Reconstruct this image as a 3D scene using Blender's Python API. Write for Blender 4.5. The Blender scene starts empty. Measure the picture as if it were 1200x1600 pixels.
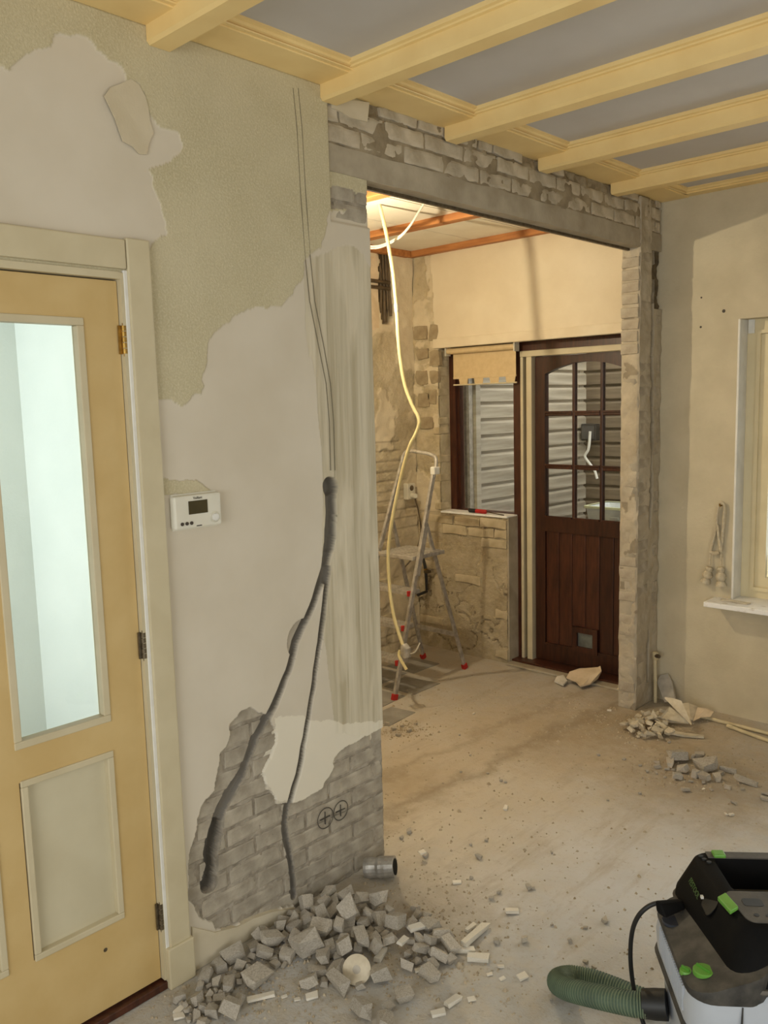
import bpy, bmesh, math, random
import numpy as np
from mathutils import Vector, Matrix, noise as mnoise
random.seed(7); rng = np.random.default_rng(7)
scene = bpy.context.scene
COL = scene.collection
# ------------------------------------------------------------------ camera
CAM = np.array([2.0812, -0.3311, 1.69]); YAW, PITCH, ROLL, FPX = 43.5443, 7.2751, -1.5146, 1324.49
ya, pt, ro = np.radians([YAW, PITCH, ROLL])
FW = np.array([-np.sin(ya)*np.cos(pt), np.cos(ya)*np.cos(pt), -np.sin(pt)])
r_ = np.array([np.cos(ya), np.sin(ya), 0]); u_ = np.cross(r_, FW)
RT = r_*np.cos(ro)+u_*np.sin(ro); UP = -r_*np.sin(ro)+u_*np.cos(ro)
cd = bpy.data.cameras.new('camera'); cam = bpy.data.objects.new('camera', cd); COL.objects.link(cam)
cd.sensor_fit = 'VERTICAL'; cd.sensor_height = 24; cd.lens = FPX/1600*24; cd.clip_start = .02
cam.matrix_world = Matrix(((RT[0], UP[0], -FW[0], CAM[0]), (RT[1], UP[1], -FW[1], CAM[1]), (RT[2], UP[2], -FW[2], CAM[2]), (0, 0, 0, 1)))
scene.camera = cam
# ------------------------------------------------------------------ world, daylight, exposure
wd = bpy.data.worlds.new('World'); scene.world = wd; wd.use_nodes = True
wd.node_tree.nodes['Background'].inputs[0].default_value = (1.0, .97, .92, 1); wd.node_tree.nodes['Background'].inputs[1].default_value = 2.9
def area(name, loc, target, sx, sy, power, col):
    l = bpy.data.lights.new(name, 'AREA'); l.shape = 'RECTANGLE'; l.size = sx; l.size_y = sy; l.energy = power; l.color = col
    o = bpy.data.objects.new(name, l); COL.objects.link(o); o.location = loc
    o.rotation_euler = (Vector(target)-Vector(loc)).to_track_quat('-Z', 'Y').to_euler(); return o
area('daylight_street_window', (2.0, -2.72, 1.40), (2.0, 4, 1.20), 2.4, 1.5, 69, (.95, .985, 1.0))
area('daylight_side_window', (3.62, .6, 1.30), (0, .6, 1.0), 1.8, 1.4, 22, (.95, .985, 1.0))
area('daylight_garden_window', (1.4, 4.30, 1.40), (1.4, 0, .6), 1.7, 1.2, 17, (.93, .98, 1.0))
area('daylight_hall', (-.5, -.52, 1.5), (-.5, 1, 1.45), .7, 1.6, 17.5, (.94, .985, 1.0))
vs = scene.view_settings; vs.view_transform = 'Standard'; vs.look = 'None'; vs.gamma = 1; vs.use_curve_mapping = False; vs.exposure = 0.0
LAMP = (-.91, 2.40, 2.33)
# ------------------------------------------------------------------ pixel -> plane helpers (1200x1600 frame)
def ray(px, py): return FW + RT*(px-600)/FPX - UP*(py-800)/FPX
def on(ax, val, px, py):
    v = ray(px, py); t = (val-CAM[ax])/v[ax]; return CAM+v*t
def PA(px, py, v=0.0): q = on(0, v, px, py); return (q[1], q[2])        # wall x = v -> (y, z)
def PB(px, py, v=4.054): q = on(1, v, px, py); return (q[0], q[2])      # wall y = v -> (x, z)
def PZ(px, py, v=0.0): q = on(2, v, px, py); return (q[0], q[1])        # level z = v -> (x, y)
L = 4.054; O1 = 1.825; O2 = 3.803; ZL = 2.445; ZC = 2.70; T = .104; XD = -1.77
# ------------------------------------------------------------------ materials
def lin(c): return tuple((x/12.92 if x <= .04045 else ((x+.055)/1.055)**2.4) for x in [v/255 for v in c[:3]])+(1,)
class NT:
    def __init__(s, name):
        s.m = bpy.data.materials.new(name); s.m.use_nodes = True; s.t = s.m.node_tree; s.b = s.t.nodes['Principled BSDF']
    def n(s, typ, **k):
        o = s.t.nodes.new(typ)
        for a, v in k.items(): setattr(o, a, v)
        return o
    def l(s, a, b): s.t.links.new(a, b)
    def coord(s, scale=(1, 1, 1), world=False):
        if world: c = s.n('ShaderNodeNewGeometry').outputs['Position']
        else: c = s.n('ShaderNodeTexCoord').outputs['Object']
        m = s.n('ShaderNodeMapping'); m.inputs['Scale'].default_value = scale; s.l(c, m.inputs['Vector']); return m.outputs[0]
    def noise(s, vec, scale, detail=4, rough=.55):
        o = s.n('ShaderNodeTexNoise'); o.inputs['Scale'].default_value = scale; o.inputs['Detail'].default_value = detail
        o.inputs['Roughness'].default_value = rough; s.l(vec, o.inputs['Vector']); return o.outputs['Fac']
    def ramp(s, fac, lo, hi):
        o = s.n('ShaderNodeMapRange'); o.inputs['From Min'].default_value = lo; o.inputs['From Max'].default_value = hi
        s.l(fac, o.inputs['Value']); return o.outputs['Result']
    def mix(s, fac, a, b):
        o = s.n('ShaderNodeMix', data_type='RGBA')
        for v, i in ((fac, 0), (a, 6), (b, 7)):
            if hasattr(v, 'is_linked') or hasattr(v, 'links'): s.l(v, o.inputs[i])
            else: o.inputs[i].default_value = v
        return o.outputs[2]
    def math(s, op, a, b=None):
        o = s.n('ShaderNodeMath', operation=op)
        for v, i in ((a, 0), (b, 1)):
            if v is None: continue
            if hasattr(v, 'links'): s.l(v, o.inputs[i])
            else: o.inputs[i].default_value = v
        return o.outputs[0]
    def attr(s, name): return s.n('ShaderNodeAttribute', attribute_name=name).outputs['Fac']
    def bump(s, h, strength, dist=.01):
        o = s.n('ShaderNodeBump'); o.inputs['Distance'].default_value = dist
        if hasattr(strength, 'links'): s.l(strength, o.inputs['Strength'])
        else: o.inputs['Strength'].default_value = strength
        s.l(h, o.inputs['Height']); s.l(o.outputs[0], s.b.inputs['Normal'])
    def out(s, col, rough=.8):
        if hasattr(col, 'links'): s.l(col, s.b.inputs['Base Color'])
        else: s.b.inputs['Base Color'].default_value = col
        s.b.inputs['Roughness'].default_value = rough; return s.m
def mat(name, c1, c2=None, scale=20, rough=.7, bump=0, bscale=80, lo=.35, hi=.65, stretch=(1, 1, 1), metal=0, rand=0, spec=None, bdist=.004, world=False):
    t = NT(name); v = t.coord(stretch, world)
    a = lin(c1); b = lin(c2 or tuple(min(255, x*.88) for x in c1))
    c = t.mix(t.ramp(t.noise(v, scale), lo, hi), a, b)
    if rand:
        oi = t.n('ShaderNodeObjectInfo'); h = t.n('ShaderNodeHueSaturation'); t.l(c, h.inputs['Color'])
        t.l(t.math('ADD', t.math('MULTIPLY', oi.outputs['Random'], rand), 1-rand/2), h.inputs['Value']); c = h.outputs[0]
    if bump: t.bump(t.noise(v, bscale, 5), bump, bdist)
    t.b.inputs['Metallic'].default_value = metal
    if spec is not None: t.b.inputs['Specular IOR Level'].default_value = spec
    return t.out(c, rough)
def glassmat(name, tint=(1, 1, 1, 1), rough=0.0):
    t = NT(name); nt = t.t
    g = t.n('ShaderNodeBsdfGlass'); g.inputs['Color'].default_value = tint; g.inputs['Roughness'].default_value = rough; g.inputs['IOR'].default_value = 1.02
    gl = t.n('ShaderNodeBsdfGlossy'); gl.inputs['Roughness'].default_value = .02
    tr = t.n('ShaderNodeBsdfTransparent'); tr.inputs[0].default_value = tint
    fr = t.n('ShaderNodeFresnel'); fr.inputs[0].default_value = 1.35
    m = t.n('ShaderNodeMixShader'); t.l(fr.outputs[0], m.inputs[0]); t.l(tr.outputs[0], m.inputs[1]); t.l(gl.outputs[0], m.inputs[2])
    t.l(m.outputs[0], nt.nodes['Material Output'].inputs[0]); return t.m
M = {}
M['yellow'] = mat('ochre_yellow_paint', (208, 180, 124), (200, 170, 112), 6, .45, .05, 60)
M['beam'] = mat('cream_yellow_paint', (246, 218, 154), (238, 207, 142), 5, .5, .08, 50)
M['cream'] = mat('cream_paint', (207, 195, 163), (199, 186, 153), 7, .45, .05, 60)
M['cream2'] = mat('warm_cream_window_paint', (228, 214, 176), (220, 205, 166), 7, .4, .05, 60)
M['panel'] = mat('panel_cream', (206, 197, 168), (199, 189, 159), 5, .5, .05, 60)
M['ceil'] = mat('grey_ceiling_board', (203, 199, 195), (194, 189, 184), 2, .8, .05, 120)
M['brick'] = mat('dusty_grey_brick', (182, 172, 154), (152, 142, 125), 16, .95, .35, 90, rand=.16)
M['lbrick'] = mat('pale_lintel_brick', (198, 186, 164), (160, 147, 124), 11, .95, .35, 80, .42, .75, rand=.16)
M['kbrick'] = mat('kitchen_brick_with_plaster_dust', (208, 193, 162), (174, 158, 126), 9, .95, .6, 60, rand=.14)
M['sbrick'] = mat('pale_pier_brick', (186, 174, 154), (160, 148, 128), 14, .95, .5, 70, rand=.1)
M['concrete'] = mat('lintel_concrete', (182, 171, 150), (158, 146, 124), 7, .9, .3, 60)
M['patch'] = mat('bare_brick_patch', (172, 156, 126), (148, 131, 103), 20, .95, .5, 90)
M['lmortar'] = mat('smeared_lintel_mortar', (166, 152, 126), (128, 114, 90), 12, .95, .6, 70)
M['mortar'] = mat('grey_mortar', (150, 138, 116), (120, 109, 90), 25, .95, .7, 120)
M['wallB'] = mat('cream_wall_paint', (207, 195, 167), (195, 183, 155), 5, .85, .4, 60)
M['hall'] = mat('white_hall_wall', (232, 236, 233), (226, 231, 228), 4, .8, .2, 90)
M['plain'] = mat('plain_wall_paint', (205, 196, 172), None, 3, .85, .1, 100)
M['white'] = mat('white_paint', (234, 232, 224), (222, 219, 210), 10, .5, .1, 60)
M['sill'] = mat('dusty_white_sill', (244, 243, 240), (205, 196, 180), 26, .5, .1, 60, .58, .76)
M['wood'] = mat('orange_batten_wood', (190, 128, 72), (158, 98, 52), 12, .6, .1, 60, stretch=(.3, 3, 3))
M['mahog'] = mat('mahogany_stain', (76, 40, 24), (54, 27, 16), 14, .38, .08, 60, stretch=(4, 4, .5), rand=.5)
M['kceil'] = mat('white_ceiling_board', (236, 228, 210), (228, 218, 198), 4, .7, .05, 60)
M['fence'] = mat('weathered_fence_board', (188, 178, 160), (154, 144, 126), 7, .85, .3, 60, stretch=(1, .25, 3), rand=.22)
M['fence2'] = mat('shaded_fence_board', (136, 121, 100), (102, 89, 72), 7, .85, .3, 60, stretch=(.25, 1, 3), rand=.22)  # darker copy of the fence board, its shade put into the colour
M['ground'] = mat('grey_pavers', (140, 134, 124), (110, 104, 95), 9, .9, .3, 40)
M['alu'] = mat('worn_aluminium', (196, 190, 180), (160, 153, 142), 30, .45, .1, 90, metal=.3)
M['red'] = mat('red_rubber', (196, 40, 34), (168, 32, 28), 30, .55)
M['conduit'] = mat('cream_conduit', (236, 222, 170), (226, 210, 156), 8, .45)
M['cable'] = mat('grey_white_cable', (214, 206, 188), None, 10, .5)
M['blind'] = mat('beige_blind_fabric', (214, 190, 146), (206, 181, 137), 30, .85, .1, 300)
M['socket'] = mat('ivory_plastic', (226, 220, 200), None, 10, .4)
M['plastic'] = mat('white_plastic', (228, 224, 208), (222, 217, 200), 10, .4)
M['lcd'] = mat('lcd_screen', (74, 66, 42), (70, 62, 40), 10, .25)
M['dark'] = mat('dark_print', (70, 60, 48), None, 10, .6)
M['brass'] = mat('brass', (186, 150, 78), (150, 116, 58), 60, .35, metal=.9)
M['steel'] = mat('steel_hinge', (120, 108, 88), (92, 80, 62), 60, .45, metal=.7)
M['pipe'] = mat('cream_painted_pipe', (214, 200, 164), (196, 180, 142), 12, .45)
M['darkpipe'] = mat('dark_old_pipe', (110, 92, 68), (80, 66, 48), 20, .6)
M['vgrey'] = mat('light_grey_plastic', (184, 190, 198), (176, 181, 188), 6, .42, .06, 200)
M['vblack'] = mat('black_plastic', (11, 11, 11), (16, 15, 14), 12, .65, .12, 300, spec=.12)
M['vdust'] = mat('dusty_black_plastic', (44, 43, 41), (92, 88, 80), 14, .6, .15, 260, .42, .74)
M['vrim'] = mat('dusty_rim_plastic', (66, 62, 55), (92, 86, 76), 12, .6, .15, 260)
M['green'] = mat('bright_green_plastic', (104, 160, 62), (96, 150, 58), 14, .4)
M['rubber'] = mat('black_rubber', (22, 22, 22), (30, 30, 29), 20, .5)
M['hose'] = mat('grey_green_hose', (86, 106, 86), (74, 92, 76), 20, .65)
M['hosered'] = mat('hose_stripe', (122, 136, 108), None, 20, .65)
M['frag'] = mat('brick_fragment', (192, 184, 170), (158, 149, 134), 14, .95, .4, 60, .35, .7, rand=.24)
M['frag2'] = mat('plaster_fragment', (214, 203, 180), (188, 175, 150), 16, .95, .4, 60, rand=.2)
M['chip'] = mat('white_chip', (232, 226, 212), (212, 204, 188), 20, .8, .2, 60, rand=.12)
M['grit'] = mat('floor_grit', (188, 174, 150), (160, 144, 118), 30, .95)
M['tile'] = mat('grey_floor_tile', (158, 153, 143), (136, 130, 120), 8, .8, .3, 40)
M['rope'] = mat('cotton_rope', (206, 194, 168), (188, 174, 146), 60, .9, .4, 160)
M['pencil'] = mat('pencil_mark', (84, 78, 68), None, 20, .9)
M['pencil2'] = mat('faint_pencil', (128, 119, 98), None, 20, .9)
M['kwhite'] = mat('kitchen_white_plaster', (228, 214, 186), (218, 202, 172), 5, .9, .15, 60)
M['bag'] = mat('torn_board', (226, 206, 176), (208, 186, 152), 10, .85, .2, 60)
M['foil'] = mat('crumpled_foil', (190, 186, 178), (150, 145, 136), 20, .35, .5, 40, metal=.45)
M['crate'] = mat('pale_crate_plastic', (238, 242, 240), None, 8, .45)
M['crate2'] = mat('crate_rim_yellow', (226, 228, 184), None, 8, .45)
M['black'] = mat('dark_metal', (44, 42, 40), None, 8, .5)
M['glass'] = glassmat('clear_glass', (.97, .99, .98, 1)); M['dglass'] = glassmat('door_glass', (.97, 1, .985, 1))
M['pflake'] = mat('loose_plaster_flake', (212, 200, 174), (204, 191, 163), 8, .9, .2, 120)
# plaster wall with old textured paint, skim, smears and bare mortar (masks are painted areas and damage)
def wallmat():
    t = NT('left_wall_plaster'); v = t.coord()
    paint = t.mix(t.ramp(t.noise(v, 4), .35, .7), lin((201, 190, 158)), lin((189, 178, 144)))
    paint = t.mix(t.ramp(t.noise(v, 160, 3), .45, .75), paint, lin((210, 200, 168)))
    skim = t.mix(t.ramp(t.noise(v, 3), .35, .7), lin((215, 205, 186)), lin((206, 195, 174)))
    st = t.noise(t.coord((1, 17, .6)), 1.6, 5, .62)
    smear = t.mix(t.ramp(st, .36, .66), lin((182, 170, 142)), lin((214, 204, 180)))
    st2 = t.noise(t.coord((1, 60, 1.2)), 1.2, 3, .5)
    smear = t.mix(t.ramp(st2, .62, .74), smear, lin((160, 149, 122)))
    smear = t.mix(t.ramp(t.noise(t.coord((1, 7, 1.6)), 1.3, 3), .5, .62), smear, lin((212, 201, 176)))
    mort = t.mix(t.ramp(t.noise(v, 22), .35, .65), lin((172, 162, 145)), lin((138, 128, 112)))
    c = t.mix(t.attr('skim'), paint, skim); c = t.mix(t.attr('smear'), c, smear); c = t.mix(t.attr('mort'), c, mort)
    c = t.mix(t.attr('patch'), c, lin((236, 228, 208))); c = t.mix(t.attr('chase'), c, lin((126, 120, 110)))
    fine = t.noise(v, 170, 3); br = t.noise(v, 60, 5)
    h = t.math('ADD', t.math('MULTIPLY', fine, t.math('SUBTRACT', 1.0, t.attr('skim'))), t.math('MULTIPLY', br, t.attr('mort')))
    t.bump(h, .55, .004); return t.out(c, .9)
M['wallA'] = wallmat()
def kitmat():
    t = NT('kitchen_wall_plaster'); v = t.coord()
    base = t.mix(t.ramp(t.noise(v, 5, 6, .65), .38, .62), lin((212, 198, 168)), lin((180, 164, 132)))
    base = t.mix(t.ramp(t.noise(v, 26, 5), .5, .68), base, lin((200, 184, 148)))
    wh = t.mix(t.ramp(t.noise(v, 3), .35, .7), lin((228, 214, 186)), lin((218, 202, 172)))
    mort = t.mix(t.ramp(t.noise(v, 22), .35, .65), lin((140, 122, 94)), lin((108, 92, 70)))
    c = t.mix(t.attr('skim'), base, wh); c = t.mix(t.attr('mort'), c, mort)
    t.bump(t.noise(v, 34, 6, .65), t.math('SUBTRACT', .9, t.math('MULTIPLY', t.attr('skim'), .75)), .012); return t.out(c, .92)
M['kit'] = kitmat()
def stubmat():
    t = NT('pier_skim_plaster'); v = t.coord()
    c = t.mix(t.ramp(t.noise(v, 6, 6, .6), .35, .65), lin((190, 178, 156)), lin((166, 153, 130)))
    c = t.mix(t.attr('mort'), c, t.mix(t.ramp(t.noise(v, 22), .35, .65), lin((112, 98, 74)), lin((82, 70, 52))))  # dark bare mortar; in the pier grooves it also puts shade into the colour
    t.bump(t.noise(v, 50, 5), .5, .006); return t.out(c, .92)
M['stub'] = stubmat()
def floormat():
    t = NT('dusty_concrete_floor'); v = t.coord((1, 1, 1), True)
    c = t.mix(t.ramp(t.noise(v, 1.6, 6, .6), .34, .66), lin((198, 196, 192)), lin((172, 168, 159)))
    c = t.mix(t.ramp(t.noise(v, 9, 6, .68), .44, .66), c, lin((188, 178, 160)))
    c = t.mix(t.ramp(t.noise(v, 60, 4), .56, .75), c, lin((172, 160, 140)))
    # sandy dust patches left by the demolition (kitchen threshold and under the pier)
    for (cx, cy, rad, col) in ((-.15, 2.5, 1.1, (198, 184, 160)), (.25, 3.6, .8, (184, 166, 138)), (.1, 1.9, .5, (202, 190, 168)), (1.0, 2.2, .75, (206, 208, 211))):
        d = t.n('ShaderNodeVectorMath', operation='DISTANCE'); d.inputs[1].default_value = (cx, cy, 0); t.l(v, d.inputs[0])
        n = t.math('ADD', d.outputs['Value'], t.math('MULTIPLY', t.noise(v, 4, 5), .9))
        f = t.ramp(n, rad+.55, rad*.35+.3); c = t.mix(t.math('MULTIPLY', f, .7), c, lin(col))
    for (cx, cy, rad, col) in ((.62, 3.15, .42, (150, 134, 110)), (.06, 3.62, .34, (150, 130, 100)), (-.2, 3.25, .5, (166, 148, 120)), (.28, 1.62, .30, (160, 148, 130)), (-.35, 2.35, .25, (158, 140, 112))):
        d = t.n('ShaderNodeVectorMath', operation='DISTANCE'); d.inputs[1].default_value = (cx, cy, 0); t.l(v, d.inputs[0])
        n = t.math('ADD', d.outputs['Value'], t.math('MULTIPLY', t.noise(v, 11, 6, .7), .7))
        f = t.ramp(n, rad+.42, rad*.3+.25); c = t.mix(t.math('MULTIPLY', f, .75), c, lin(col))
    # edge of the sandy dust swept out of the kitchen: one long ragged line across the floor
    (ax, ay), (bx, by) = PZ(606, 1278), PZ(905, 1132); ln = math.hypot(bx-ax, by-ay); nx, ny = -(by-ay)/ln, (bx-ax)/ln
    dt = t.n('ShaderNodeVectorMath', operation='DOT_PRODUCT'); dt.inputs[1].default_value = (nx, ny, 0); t.l(v, dt.inputs[0])
    dd_ = t.math('ADD', t.math('SUBTRACT', dt.outputs['Value'], nx*ax+ny*ay), t.math('MULTIPLY', t.math('SUBTRACT', t.noise(v, 3.5, 7, .7), .5), .42))
    c = t.mix(t.math('MULTIPLY', t.ramp(dd_, -.03, .10), .36), c, lin((188, 171, 144)))
    c = t.mix(t.math('MULTIPLY', t.ramp(t.math('ABSOLUTE', t.math('SUBTRACT', dd_, .02)), .07, .0), .55), c, lin((138, 122, 98)))
    c = t.mix(t.math('MULTIPLY', t.ramp(t.math('ABSOLUTE', t.math('SUBTRACT', dd_, .30)), .05, .0), .40), c, lin((140, 122, 96)))
    mp_ = t.n('ShaderNodeMapping'); mp_.inputs['Rotation'].default_value = (0, 0, .12); mp_.inputs['Scale'].default_value = (6, 1.2, 1); t.l(v, mp_.inputs['Vector'])
    c = t.mix(t.math('MULTIPLY', t.ramp(t.noise(mp_.outputs[0], 1.6, 7, .68), .52, .70), .65), c, lin((168, 155, 134)))
    c = t.mix(t.math('MULTIPLY', t.ramp(t.noise(v, 26, 8, .75), .58, .68), .6), c, lin((150, 134, 110)))
    h = t.math('ADD', t.noise(v, 14, 6, .65), t.math('MULTIPLY', t.noise(v, 120, 4), .3))
    t.bump(h, .5, .012); return t.out(c, .92)
M['floor'] = floormat()
# ------------------------------------------------------------------ mesh and object helpers
W = {}                                                                  # world position of each object's origin
def tag(o, label=None, cat=None, group=None, kind=None):
    for k, v in (('label', label), ('category', cat), ('group', group), ('kind', kind)):
        if v: o[k] = v
    return o
def empty(name, loc, label=None, cat=None, group=None, kind=None):
    o = bpy.data.objects.new(name, None); COL.objects.link(o); o.location = loc; o.empty_display_size = .1; W[o.name] = Vector(loc)
    return tag(o, label, cat, group, kind)
def link(name, me, mt, center, parent=None):
    o = bpy.data.objects.new(name, me); COL.objects.link(o)
    if mt is not None and not me.materials: me.materials.append(M[mt] if isinstance(mt, str) else mt)
    W[o.name] = Vector(center)
    if parent is not None: o.parent = parent; o.location = Vector(center)-W[parent.name]
    else: o.location = center
    return o
class MB:
    def __init__(s, f=None): s.v = []; s.f = []; s.x = f
    def add(s, vs, fs):
        k = len(s.v); s.v += [tuple(s.x(p)) if s.x else tuple(p) for p in vs]; s.f += [tuple(i+k for i in q) for q in fs]; return s
    def box(s, x0, x1, y0, y1, z0, z1):
        return s.add([(x, y, z) for z in (z0, z1) for y in (y0, y1) for x in (x0, x1)], [(0, 2, 3, 1), (4, 5, 7, 6), (0, 1, 5, 4), (2, 6, 7, 3), (0, 4, 6, 2), (1, 3, 7, 5)])
    def prism(s, poly, fn, a, b):           # poly of (u,v); fn(u,v,w)->xyz; extruded w from a to b
        n = len(poly); vs = [fn(u, v, a) for u, v in poly]+[fn(u, v, b) for u, v in poly]
        return s.add(vs, [tuple(range(n))[::-1], tuple(range(n, 2*n))]+[(i, (i+1) % n, n+(i+1) % n, n+i) for i in range(n)])
    def tube(s, pts, r, n=10, caps=True, r2=None):
        pts = [Vector(p) for p in pts]; m = len(pts); rs = r if isinstance(r, (list, tuple)) else [r]*m
        vs = []; prev = None
        for i, p in enumerate(pts):
            t = (pts[min(i+1, m-1)]-pts[max(i-1, 0)]).normalized()
            if prev is None: a = t.orthogonal().normalized()
            else:
                a = prev-t*prev.dot(t); a = a.normalized() if a.length > 1e-6 else t.orthogonal().normalized()
            prev = a; b = t.cross(a)
            for k in range(n):
                an = 2*math.pi*k/n; vs.append(p+(a*math.cos(an)+b*math.sin(an))*rs[i])
        fs = [(i*n+k, i*n+(k+1) % n, (i+1)*n+(k+1) % n, (i+1)*n+k) for i in range(m-1) for k in range(n)]
        if caps: fs += [tuple(range(n))[::-1], tuple(range((m-1)*n, m*n))]
        return s.add(vs, fs)
    def bar(s, p, q, w, h, up=(0, 0, 1)):   # rectangular bar from p to q
        p = Vector(p); q = Vector(q); t = (q-p).normalized(); a = t.cross(Vector(up)); a = a.normalized() if a.length > 1e-6 else t.orthogonal().normalized(); b = a.cross(t).normalized()
        vs = [e+a*i*w/2+b*j*h/2 for e in (p, q) for i, j in ((-1, -1), (1, -1), (1, 1), (-1, 1))]
        return s.add(vs, [(3, 2, 1, 0), (4, 5, 6, 7)]+[(i, (i+1) % 4, 4+(i+1) % 4, 4+i) for i in range(4)])
    def loft(s, rings, caps=True):
        n = len(rings[0]); k = [p for r in rings for p in r]
        fs = [(i*n+j, i*n+(j+1) % n, (i+1)*n+(j+1) % n, (i+1)*n+j) for i in range(len(rings)-1) for j in range(n)]
        if caps: fs += [tuple(range(n))[::-1], tuple(range((len(rings)-1)*n, len(rings)*n))]
        return s.add(k, fs)
    def build(s, name, mt, parent=None, smooth=False, bevel=0, **tg):
        vs = [Vector(v) for v in s.v]
        lo = Vector((min(v[i] for v in vs) for i in range(3))); hi = Vector((max(v[i] for v in vs) for i in range(3)))
        c = Vector(((lo.x+hi.x)/2, (lo.y+hi.y)/2, lo.z if parent is None else (lo.z+hi.z)/2))
        me = bpy.data.meshes.new(name); me.from_pydata([v-c for v in vs], [], s.f)
        bm = bmesh.new(); bm.from_mesh(me); bmesh.ops.recalc_face_normals(bm, faces=bm.faces)
        if bevel: bmesh.ops.bevel(bm, geom=[e for e in bm.edges], offset=bevel, segments=2, affect='EDGES', profile=.5, clamp_overlap=True)
        bm.to_mesh(me); bm.free(); me.update()
        if smooth:
            me.polygons.foreach_set('use_smooth', [True]*len(me.polygons))
            try: me.set_sharp_from_angle(angle=math.radians(40))
            except Exception: pass
        return tag(link(name, me, mt, c, parent), **tg)
def circ(c, r, n, ax):                       # ring of points round c in the plane normal to axis ax
    o = []
    for k in range(n):
        a = 2*math.pi*k/n; p = [0, 0, 0]; i, j = [q for q in range(3) if q != ax]; p[i] = math.cos(a)*r; p[j] = math.sin(a)*r
        o.append((c[0]+p[0], c[1]+p[1], c[2]+p[2]))
    return o
def smooth_path(pts, k=6):
    P = [Vector(p) for p in pts]; P = [P[0]*2-P[1]]+P+[P[-1]*2-P[-2]]; o = []
    for i in range(1, len(P)-2):
        for j in range(k):
            t = j/k; a, b, c, d = P[i-1], P[i], P[i+1], P[i+2]
            o.append(.5*((2*b)+(c-a)*t+(2*a-5*b+4*c-d)*t*t+(3*b-a-3*c+d)*t*t*t))
    return o+[P[-2]]
def rrect(x0, x1, y0, y1, r, n=5):
    o = []
    for cx, cy, a0 in ((x1-r, y1-r, 0), (x0+r, y1-r, 90), (x0+r, y0+r, 180), (x1-r, y0+r, 270)):
        for k in range(n+1):
            a = math.radians(a0+90*k/n); o.append((cx+r*math.cos(a), cy+r*math.sin(a)))
    return o
def text(name, body, size, mt, parent, origin, xd, yd, depth=.0006):
    cu = bpy.data.curves.new(name, 'FONT'); cu.body = body; cu.size = size; cu.align_x = 'CENTER'; cu.align_y = 'CENTER'; cu.extrude = depth
    tmp = bpy.data.objects.new('tmp', cu); COL.objects.link(tmp); dg = bpy.context.evaluated_depsgraph_get(); dg.update()
    me = bpy.data.meshes.new_from_object(tmp.evaluated_get(dg)); bpy.data.objects.remove(tmp); bpy.data.curves.remove(cu)
    me.materials.clear(); xd = Vector(xd).normalized(); yd = Vector(yd).normalized(); zd = xd.cross(yd)
    me.transform(Matrix((xd, yd, zd)).transposed().to_4x4()); return link(name, me, mt, Vector(origin), parent)
# value noise on numpy grids
def vnoise(u, v, f, seed=0):
    r = np.random.default_rng(seed).random((64, 64)); x = u*f; y = v*f
    xi = np.floor(x).astype(int); yi = np.floor(y).astype(int); fx = x-xi; fy = y-yi; fx = fx*fx*(3-2*fx); fy = fy*fy*(3-2*fy)
    g = lambda a, b: r[a % 64, b % 64]
    return ((g(xi, yi)*(1-fx)+g(xi+1, yi)*fx)*(1-fy)+(g(xi, yi+1)*(1-fx)+g(xi+1, yi+1)*fx)*fy)-.5
def fbm(u, v, f, seed=0, o=3): return sum(vnoise(u, v, f*2**k, seed+k)/2**k for k in range(o))
def inpoly(u, v, poly):
    ins = np.zeros(u.shape, bool); n = len(poly)
    for i in range(n):
        a, b = poly[i]; c, d = poly[(i+1) % n]
        if b == d: continue
        ins ^= ((b > v) != (d > v)) & (u < (c-a)*(v-b)/(d-b)+a)
    return ins
def pathdist(u, v, pts, rad):               # (distance - radius) to a polyline with a radius per point; also distance/radius
    best = np.full(u.shape, 9.0)
    for i in range(len(pts)-1):
        a = np.array(pts[i]); b = np.array(pts[i+1]); d = b-a; t = np.clip(((u-a[0])*d[0]+(v-a[1])*d[1])/(d@d+1e-12), 0, 1)
        r = rad[i]+(rad[i+1]-rad[i])*t; best = np.minimum(best, np.hypot(u-a[0]-d[0]*t, v-a[1]-d[1]*t)/r)
    return best
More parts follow.
